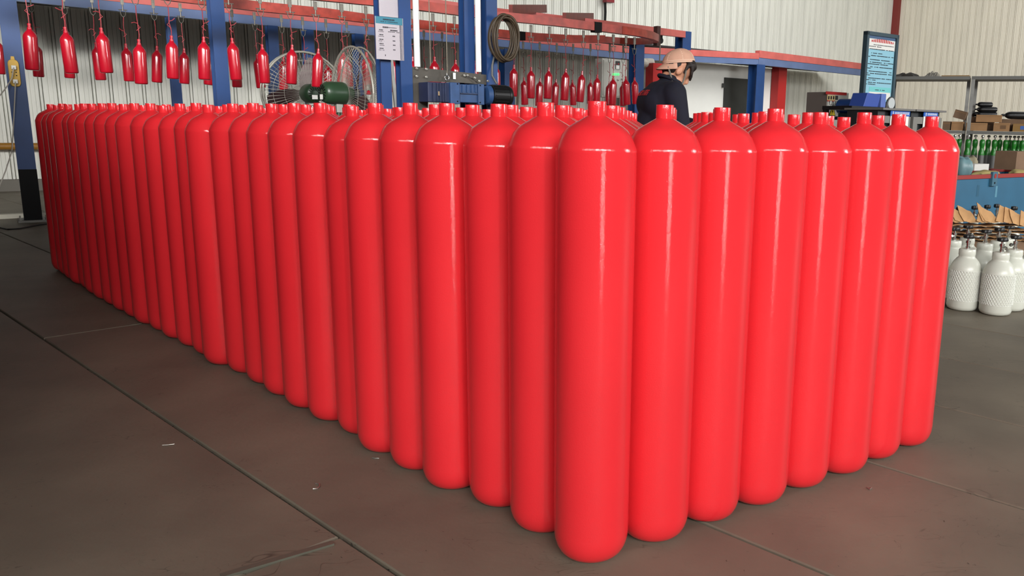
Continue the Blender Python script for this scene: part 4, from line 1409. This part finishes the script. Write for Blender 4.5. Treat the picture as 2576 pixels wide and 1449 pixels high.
lump('plastic_sack', 2424, 394, 0.22, 0.075, 0.09, 0.10, mat('pale_teal_sack', (112, 146, 152), 0.4), 'pale teal plastic sack in the blue bin, beside the red cylinders', 'sack', 2)
lump('cloth_bundle', 2446, 392, 0.46, 0.06, 0.06, 0.07, mat('grey_buff_cloth', (150, 142, 118), 0.85), 'grey buff cloth bundle behind the teal sack', 'cloth', 6)
lump('yellow_cloth', 2480, 428, 0.12, 0.17, 0.09, 0.035, mat('ochre_cloth', (166, 150, 96), 0.9), 'ochre yellow cloth lying along the bin rim', 'cloth', 4)
lump('yellow_cloth', 2560, 426, 0.13, 0.10, 0.07, 0.04, MATS['ochre_cloth'], 'ochre yellow cloth under the open carton in the bin', 'cloth', 9)
bin_obj(2458, 412, 0.30, 0.125, 0.05, 0.03, 'white_box', mat('white_card', (208, 206, 200), 0.7), 'flat white carton lying in the blue bin', 'box')
t = bin_obj(2552, 380, 0.34, 0.155, 0.11, 0.09, 'cardboard_box', CARDD, 'large brown carton sticking out of the blue bin', 'box')

# ------------------------------------------------------------------ white cylinders on the floor
wprof = [(0.05, 0.0), (0.085, 0.002), (0.100, 0.012), (0.1075, 0.03), (0.108, 0.10), (0.108, 0.285), (0.105, 0.303), (0.096, 0.327), (0.083, 0.350), (0.068, 0.368), (0.0565, 0.378), (0.0545, 0.392), (0.057, 0.396), (0.057, 0.430), (0.052, 0.437), (0.0, 0.438)]
wme = MB().lathe(wprof, 36).mesh('white_body')
vme = MB()
vme.lathe([(0.016, 0.436), (0.016, 0.452), (0.012, 0.455), (0.012, 0.475), (0.017, 0.477), (0.017, 0.495), (0.008, 0.497), (0.008, 0.515)], 14)
vme.tube([(0.0, 0, 0.470), (0.045, 0, 0.470)], 0.009, 10)
vme.tube([(0.028, 0, 0.470), (0.040, 0, 0.470)], 0.013, 6)
vme = vme.mesh('white_valve')
kp = MB()
seg = 40
ringp = [(0.010, 0.512), (0.030, 0.512), (0.037, 0.518), (0.038, 0.528), (0.034, 0.536), (0.014, 0.539), (0.0, 0.539)]
kv, kf = [], []
for r_, z_ in ringp:
    for k in range(seg):
        a = 2 * PI * k / seg
        f_ = 1 + (0.07 * math.cos(8 * a) if r_ > 0.02 else 0)
        kv.append((r_ * f_ * math.cos(a), r_ * f_ * math.sin(a), z_))
for i in range(len(ringp) - 1):
    for k in range(seg):
        kf.append((i * seg + k, i * seg + (k + 1) % seg, (i + 1) * seg + (k + 1) % seg, (i + 1) * seg + k))
kf.append(tuple(reversed(range(seg))))
kme = kp.add(kv, kf).mesh('knob')
# plastic net sleeve: two families of helical strands
nt_ = MB()
for fam in (1, -1):
    for k in range(36):
        pp = []
        for s_ in range(9):
            z = 0.075 + 0.215 * s_ / 8
            a = 2 * PI * k / 36 + fam * (s_ / 8) * 1.15
            pp.append((0.1092 * math.cos(a), 0.1092 * math.sin(a), z))
        nt_.tube(pp, 0.0020, 4, False)
for z in (0.075, 0.29):
    nt_.tube([(0.1092 * math.cos(2 * PI * k / 36), 0.1092 * math.sin(2 * PI * k / 36), z) for k in range(37)], 0.0016, 4)
nme2 = nt_.mesh('net')


def base_pt(px, py, r=0.085):
    p = PF(px, py)
    d = Vector((p.x, p.y, 0)).normalized()
    return p + d * r


wl = [(base_pt(2501, 795), 'white gas cylinder in a net sleeve, nearest of the white group', True),
      (base_pt(2431, 785), 'white gas cylinder in a net sleeve, next left of the nearest', True),
      (base_pt(2531, 787), 'white gas cylinder in a net sleeve, just behind right of the nearest', True),
      (base_pt(2556, 781), 'white gas cylinder in a net sleeve at the right photo edge', True),
      (base_pt(2366, 776), 'white gas cylinder half hidden behind the last red cylinder', False)]
zk = 0.53
for (x, y, lab) in [(2414, 574, 'white gas cylinder in second row, leftmost visible valve knob'), (2479, 579, 'white gas cylinder in second row, between the two nearest'),
                    (2508, 574, 'white gas cylinder in second row, knob right above the nearest one'), (2532, 571, 'white gas cylinder in third row, right of centre'), (2444, 570, 'white gas cylinder in third row, left of centre')]:
    wl.append((PF(x, y, zk), lab, False))
P0 = [Vector((p.x, p.y, 0)) for p, _, _ in wl]
for it in range(200):
    for i in range(len(P0)):
        for j in range(i + 1, len(P0)):
            d = P0[j] - P0[i]
            if d.length < 0.224:
                mv = d.normalized() * ((0.224 - d.length) / 2 + 1e-5)
                if i:
                    P0[i] -= mv
                P0[j] += mv * (1 if i else 2)
for (p, lab, net), q in zip(wl, P0):
    t = thing('white_cylinder', lab, 'gas cylinder', q, 'white gas cylinders with black valve knobs')
    link('body', wme, WHITECYL, t, 50)
    v = link('valve', vme, CHROME, t, 45)
    v.rotation_euler = (0, 0, random.uniform(0, 6))
    link('knob', kme, BLK, t, 40)
    if net:
        link('net_sleeve', nme2, NET, t)
# taller white cylinders standing behind the cardboard
tl = [(2415, 510), (2453, 514), (2487, 518), (2506, 516), (2552, 522)]
T0 = []
for (x, y) in tl:
    p = PF(x, y, 0.63)
    p.z = 0
    if p.dot(ND) > 3.72:
        p *= 3.72 / p.dot(ND)
    T0.append(p)
for it in range(600):
    for i in range(len(T0)):
        for j in range(i + 1, len(T0)):
            d = T0[j] - T0[i]
            if d.length < 0.164:
                mv = d.normalized() * ((0.164 - d.length) / 2 + 1e-5)
                T0[i] -= mv
                T0[j] += mv
        for q in P0:
            d = T0[i] - q
            if d.length < 0.194:
                T0[i] += d.normalized() * (0.1945 - d.length)
        if T0[i].dot(ND) > 3.78:
            T0[i] -= ND * (T0[i].dot(ND) - 3.78)
for i, p in enumerate(T0):
    s_ = 0.63 / 0.53
    t = thing('white_cylinder', f'taller white gas cylinder behind the torn cardboard, {od(i + 1)} knob from the left', 'gas cylinder', group='tall white cylinders behind the cardboard',
              M=Matrix.LocRotScale(p, Quaternion(), Vector((0.72, 0.72, s_))))
    link('body', wme, WHITECYL, t, 50)
    link('valve', vme, CHROME, t, 45)
    link('knob', kme, BLK, t, 40)

# torn cardboard on top of the white cylinders
cs0 = PY(2490, 600, 6.58)
cs0.z = 0
t = thing('cardboard_pile', 'pile of torn brown cardboard strips behind the white cylinders', 'cardboard', cs0)
rnd = random.Random(11)
CARD2 = mat('torn_tan_cardboard', (190, 146, 98), 0.8, var=0.15, scale=12)
ca_, cb_ = PY(2392, 600, 6.6), PY(2600, 600, 6.6)
part('carton', MB().box(Vector(((ca_.x + cb_.x) / 2, 6.6, 0.2)), (cb_.x - ca_.x) / 2, 0.08, 0.2), CARDD, t)
for k in range(6):
    nseg = 20
    x0, x1 = 2390 + rnd.uniform(0, 8), 2604
    mb = MB()
    vs_ = []
    for i in range(nseg + 1):
        x = x0 + (x1 - x0) * i / nseg
        p = PY(x, 600, 6.5)
        p.z = 0.405 + 0.028 * k + rnd.uniform(-0.007, 0.007)
        f0, f1 = rnd.uniform(-0.03, 0.02), 0.16 + rnd.uniform(-0.02, 0.02)
        for q in (f0, f1):
            vs_ += [p + Vector((0, q, 0)), p + Vector((0, q, 0.004))]
    fs = []
    for i in range(nseg):
        b0 = i * 4
        fs += [(b0, b0 + 4, b0 + 5, b0 + 1), (b0 + 2, b0 + 3, b0 + 7, b0 + 6), (b0 + 1, b0 + 5, b0 + 7, b0 + 3), (b0, b0 + 2, b0 + 6, b0 + 4)]
    fs += [(0, 1, 3, 2), (nseg * 4, nseg * 4 + 2, nseg * 4 + 3, nseg * 4 + 1)]
    part('sheet', mb.add(vs_, fs), CARD2, t)
for k, (x, y0, y1, w_, ln) in enumerate([(2404, 535, 556, 22, 10), (2418, 524, 554, 30, -8), (2442, 520, 556, 34, -12), (2470, 528, 556, 26, 8), (2482, 514, 556, 20, -10), (2496, 521, 556, 34, -14),
                                         (2520, 517, 556, 30, 12), (2540, 522, 558, 30, 6), (2562, 528, 562, 26, -6), (2580, 531, 566, 28, 5)]):
    a, b = PY(x - w_ / 2, y1, 6.48), PY(x + w_ / 2, y1 + 3, 6.50)
    hgt = (y1 - y0) * a.y / FPX * 1.02
    X = (b - a)
    W = X.length
    X.normalize()
    Yd = Vector((-X.y, X.x, 0))
    tilt = 0.25
    up = (ZD * math.cos(tilt) + Yd * math.sin(tilt)).normalized()
    lean = X * (ln / 100)
    poly = [(0, 0), (W * 0.5, -0.01), (W, 0.0), (W + ln / 300, hgt * 0.55), (W * 0.9 + ln / 250, hgt * 0.72), (W * 0.62 + ln / 250, hgt * 0.78), (W * 0.3 + ln / 250, hgt * 0.95), (ln / 250 - 0.005, hgt * 1.06), (-0.006 + ln / 400, hgt * 0.5)]
    part('torn_flap', MB().prism(poly, a, X, up, Yd, 0.005), CARD2, t)

# ------------------------------------------------------------------ the worker


def blobs(caps, voxel, smooth_it=6):
    """continuous surface from tapered capsules / ellipsoids"""
    bm = bmesh.new()
    for cpt in caps:
        if cpt[0] == 'e':
            _, c, rad, rot = cpt
            M = Matrix.Translation(c) @ (rot.to_4x4() if rot else Matrix.Identity(4)) @ Matrix.Diagonal((*rad, 1))
            bmesh.ops.create_uvsphere(bm, u_segments=20, v_segments=14, radius=1, matrix=M)
        else:
            _, p, q, r0, r1 = cpt
            p, q = Vector(p), Vector(q)
            d = q - p
            M = Matrix.Translation((p + q) / 2) @ d.to_track_quat('Z', 'Y').to_matrix().to_4x4()
            bmesh.ops.create_cone(bm, cap_ends=True, segments=20, radius1=r0, radius2=r1, depth=d.length, matrix=M)
            bmesh.ops.create_uvsphere(bm, u_segments=20, v_segments=14, radius=r0, matrix=Matrix.Translation(p))
            bmesh.ops.create_uvsphere(bm, u_segments=20, v_segments=14, radius=r1, matrix=Matrix.Translation(q))
    me = bpy.data.meshes.new('blob')
    bm.to_mesh(me)
    bm.free()
    o = bpy.data.objects.new('blob', me)
    COL.objects.link(o)
    md = o.modifiers.new('r', 'REMESH')
    md.mode = 'VOXEL'
    md.voxel_size = voxel
    if smooth_it:
        ms = o.modifiers.new('s', 'SMOOTH')
        ms.iterations = smooth_it
        ms.factor = 0.5
    dg = bpy.context.evaluated_depsgraph_get()
    res = bpy.data.meshes.new_from_object(o.evaluated_get(dg))
    bpy.data.objects.remove(o)
    res.shade_smooth()
    res['sm'] = 1
    return res


YP = 5.6
pw = PY(1650, 700, YP)
yaw = math.radians(16)
PM = Matrix.Translation((pw.x, pw.y, 0)) @ Matrix.Rotation(yaw, 4, 'Z')
per = thing('person', 'worker in navy jacket and backward pale cap bending over behind the cylinders', 'person', M=PM)
V = Vector
HC_ = V((0.105, 0.0, 1.612))
RH = Matrix.Rotation(math.radians(34), 3, 'Y')          # head bowed: nose turns down
hp = lambda x, y, z: HC_ + RH @ V((x, y, z))
body = [('e', hp(0, 0, 0.02), (0.096, 0.074, 0.10), RH), ('e', hp(0.035, 0, -0.06), (0.062, 0.056, 0.07), RH), ('e', hp(0.055, 0, -0.095), (0.034, 0.036, 0.028), RH),
        ('e', hp(0.098, 0, -0.02), (0.018, 0.013, 0.022), RH), ('e', hp(0.104, 0, -0.032), (0.014, 0.015, 0.011), RH), ('e', hp(0.088, 0, 0.022), (0.014, 0.045, 0.012), RH), ('e', hp(0.088, 0, -0.068), (0.013, 0.024, 0.012), RH),
        ('e', hp(-0.002, -0.076, -0.015), (0.021, 0.012, 0.032), RH), ('e', hp(-0.002, 0.076, -0.015), (0.021, 0.012, 0.032), RH),
        ('c', V((0.045, 0, 1.47)), hp(-0.015, 0, -0.07), 0.058, 0.052),
        ('c', V((0, 0, 0.98)), V((-0.03, 0, 1.2)), 0.12, 0.115), ('c', V((-0.03, 0, 1.2)), V((0.02, 0, 1.42)), 0.115, 0.10),
        ('c', V((0.03, -0.15, 1.46)), V((0.03, 0.15, 1.46)), 0.055, 0.055)]
ARM = {-1: [V((0.03, -0.185, 1.45)), V((0.07, -0.235, 1.20)), V((0.25, -0.11, 1.11)), V((0.31, -0.08, 1.10))],
       1: [V((0.03, 0.185, 1.45)), V((0.16, 0.20, 1.27)), V((0.26, 0.05, 1.25)), V((0.31, 0.02, 1.235))]}
for s_, (sh, el, wr2, hd) in ARM.items():
    body += [('c', sh, el, 0.05, 0.042), ('c', el, wr2, 0.04, 0.028), ('e', hd, (0.045, 0.038, 0.018), None)]
    for f_ in range(4):
        b0 = hd + V((0.035, -0.027 + 0.018 * f_, 0))
        body += [('c', b0, b0 + V((0.032, 0, -0.006)), 0.0088, 0.008), ('c', b0 + V((0.032, 0, -0.006)), b0 + V((0.045 + 0.004 * (f_ in (1, 2)), 0, -0.034)), 0.008, 0.007)]
    tb0 = hd + V((-0.01, 0.034 * -s_, 0))
    body += [('c', tb0, tb0 + V((0.03, 0.02 * -s_, -0.008)), 0.0105, 0.009), ('c', tb0 + V((0.03, 0.02 * -s_, -0.008)), tb0 + V((0.055, 0.012 * -s_, -0.02)), 0.009, 0.008)]
for s_ in (-1, 1):
    body += [('c', V((0, 0.09 * s_, 0.95)), V((0.03, 0.11 * s_, 0.5)), 0.085, 0.055), ('c', V((0.03, 0.11 * s_, 0.5)), V((-0.01, 0.11 * s_, 0.1)), 0.052, 0.036), ('c', V((-0.01, 0.11 * s_, 0.06)), V((0.1, 0.115 * s_, 0.045)), 0.036, 0.032)]
link('body', blobs(body, 0.0075, 3), SKIN, per)
jk = [('c', V((0.0, 0, 0.93)), V((-0.035, 0, 1.2)), 0.155, 0.15), ('c', V((-0.035, 0, 1.2)), V((0.01, 0, 1.40)), 0.15, 0.128), ('c', V((0.01, -0.09, 1.2)), V((0.0, -0.11, 1.42)), 0.115, 0.10), ('c', V((0.01, 0.09, 1.2)), V((0.0, 0.11, 1.42)), 0.115, 0.10),
      ('c', V((0.02, -0.14, 1.455)), V((0.02, 0.14, 1.455)), 0.078, 0.078), ('c', V((0.03, 0, 1.46)), V((0.055, 0, 1.535)), 0.085, 0.066), ('c', V((-0.03, -0.07, 1.39)), V((-0.03, 0.07, 1.39)), 0.118, 0.118), ('c', V((-0.01, -0.05, 1.45)), V((-0.01, 0.05, 1.45)), 0.088, 0.088)]
for s_, (sh, el, wr2, hd) in ARM.items():
    jk += [('c', sh, el, 0.079, 0.062), ('c', el, wr2, 0.062, 0.046)]
jm = blobs(jk, 0.011, 4)
jko = link('jacket', jm, NAVY, per)
# collar
col_ = MB()
cpts = []
for k in range(25):
    a = 2 * PI * k / 24
    cpts.append(V((0.058 + 0.075 * math.cos(a), 0.07 * math.sin(a), 1.545 + 0.028 * math.cos(a + PI))))
col_.tube(cpts, 0.012, 8)
me = col_.mesh('collar')
link('collar', me, NAVY, jko, 60)
tr_ = []
for s_ in (-1, 1):
    tr_ += [('c', V((0, 0.08 * s_, 0.95)), V((0.03, 0.11 * s_, 0.5)), 0.105, 0.078), ('c', V((0.03, 0.11 * s_, 0.5)), V((-0.01, 0.11 * s_, 0.12)), 0.076, 0.064)]
link('trousers', blobs(tr_, 0.014, 4), mat('dark_work_trousers', (28, 28, 38), 0.9), per)
for s_ in (-1, 1):
    link('shoe', blobs([('c', V((-0.03, 0.11 * s_, 0.045)), V((0.14, 0.118 * s_, 0.04)), 0.045, 0.04)], 0.01, 2), BLK, per)
# hair: back of the head, sides, long fringe
hr = [('e', hp(-0.035, 0, 0.01), (0.074, 0.079, 0.078), RH), ('e', hp(0.03, 0, 0.075), (0.078, 0.076, 0.045), RH)]
for k in range(9):
    y = -0.066 + 0.0165 * k
    hr.append(('c', hp(0.078 - abs(y) * 0.35, y, 0.07), hp(0.118 - abs(y) * 0.45, y * 1.02, 0.012 - 0.012 * (k % 3)), 0.017, 0.006))
for y in (-0.076, 0.076):
    hr.append(('c', hp(0.03, y, 0.05), hp(0.032, y, -0.005), 0.015, 0.007))
link('hair', blobs(hr, 0.006, 2), HAIR, per)
CC_, RC_ = HC_ + V((0.022, 0, 0.050)), Matrix.Rotation(math.radians(-5), 3, 'Y')
cpt_ = lambda x, y, z: CC_ + RC_ @ V((x, y, z - 0.040))
# backward cap: crown, band, brim over the nape, strap panel
cm = MB()
cv_, cf_ = [], []
nu, nv = 28, 9
for j in range(nv + 1):
    ph = (PI / 2) * j / nv
    for i in range(nu):
        a = 2 * PI * i / nu
        cv_.append(cpt_(-0.012 + 0.106 * math.cos(ph) * math.cos(a) * 1.0, 0.086 * math.cos(ph) * math.sin(a), 0.040 + 0.084 * math.sin(ph) * (1 + 0.12 * math.cos(a) * math.cos(ph))))
for j in range(nv):
    for i in range(nu):
        cf_.append((j * nu + i, j * nu + (i + 1) % nu, (j + 1) * nu + (i + 1) % nu, (j + 1) * nu + i))
cm.add(cv_, cf_)
cap_ = link('cap', cm.mesh('cap'), CAPM, per, 60)
md = cap_.modifiers.new('s', 'SOLIDIFY')
md.thickness = 0.004
md.offset = 1
bd = MB()
for q in (0.038, 0.048):
    bd.tube([cpt_(-0.012 + 0.1075 * math.cos(2 * PI * k / 28), 0.0875 * math.sin(2 * PI * k / 28), q) for k in range(29)], 0.005, 6)
link('cap_band', bd.mesh('cap_band'), mat('light_cap_band', (220, 184, 160), 0.8), cap_, 60)
sm_ = MB()
for a0 in range(6):
    a = 2 * PI * (a0 + 0.5) / 6
    sm_.tube([cpt_(-0.012 + 0.1075 * math.cos(ph) * math.cos(a), 0.0875 * math.cos(ph) * math.sin(a), 0.040 + 0.0855 * math.sin(ph) * (1 + 0.12 * math.cos(a) * math.cos(ph))) for ph in [PI / 2 * k / 8 for k in range(9)]], 0.0028, 6)
link('cap_seams', sm_.mesh('cap_seams'), mat('cream_seam', (246, 224, 200), 0.8), cap_, 60)
br = MB()
bv, bf = [], []
for j in range(5):
    for i in range(13):
        a = PI / 2 + PI * (0.12 + 0.76 * i / 12)
        rr_ = 1 + 0.50 * j / 4 * math.sin(PI * i / 12) ** 0.6
        drop = -0.030 * (j / 4) - 0.012 * (j / 4) * abs(math.sin(a))
        bv.append(cpt_(-0.012 + 0.106 * rr_ * math.cos(a), 0.086 * math.sin(a) * (1 + 0.03 * j), 0.036 + drop))
for j in range(4):
    for i in range(12):
        bf.append((j * 13 + i, j * 13 + i + 1, (j + 1) * 13 + i + 1, (j + 1) * 13 + i))
br.add(bv, bf)
bo = link('brim', br.mesh('brim'), CAPM, cap_, 60)
md = bo.modifiers.new('s', 'SOLIDIFY')
md.thickness = 0.005
# face mask hanging under the chin with straps
ms_ = [('e', hp(0.062, 0, -0.128), (0.034, 0.05, 0.024), RH), ('e', hp(0.085, 0, -0.118), (0.022, 0.035, 0.03), RH)]
mk = link('face_mask', blobs(ms_, 0.006, 2), MASK, per)
st_ = MB()
for y in (-1, 1):
    st_.tube([hp(0.025, 0.080 * y, 0.035), hp(0.05, 0.079 * y, -0.02), hp(0.07, 0.066 * y, -0.08), hp(0.07, 0.045 * y, -0.125)], 0.0055, 6)
    st_.tube([hp(-0.075, 0.06 * y, -0.035), hp(-0.03, 0.076 * y, -0.075), hp(0.02, 0.066 * y, -0.105), hp(0.06, 0.048 * y, -0.13)], 0.0055, 6)
link('mask_strap', st_.mesh('strap'), MASK, mk, 60)
# red characters across the back of the jacket
bt = text_mesh('永正建工消防', 0.042)
xs = [v.co.x for v in bt.vertices]
cx_, hw_ = (min(xs) + max(xs)) / 2, (max(xs) - min(xs)) / 2
from mathutils.bvhtree import BVHTree
bv_ = BVHTree.FromPolygons([v.co.copy() for v in jm.vertices], [tuple(p.vertices) for p in jm.polygons])
for v in bt.vertices:
    yl = 0.01 - (v.co.x - cx_) * 0.95           # reads left to right from behind
    zl = 1.452 + v.co.y
    hit = bv_.ray_cast(Vector((-0.6, yl, zl)), Vector((1, 0, 0)))
    x_ = hit[0].x if hit[0] else -0.15
    v.co = Vector((x_ - 0.003 - (0.001 if v.co.z > 0 else 0), yl, zl))
bt.materials.clear()
link('red_lettering', bt, mat('red_thread', (196, 40, 44), 0.7), jko)
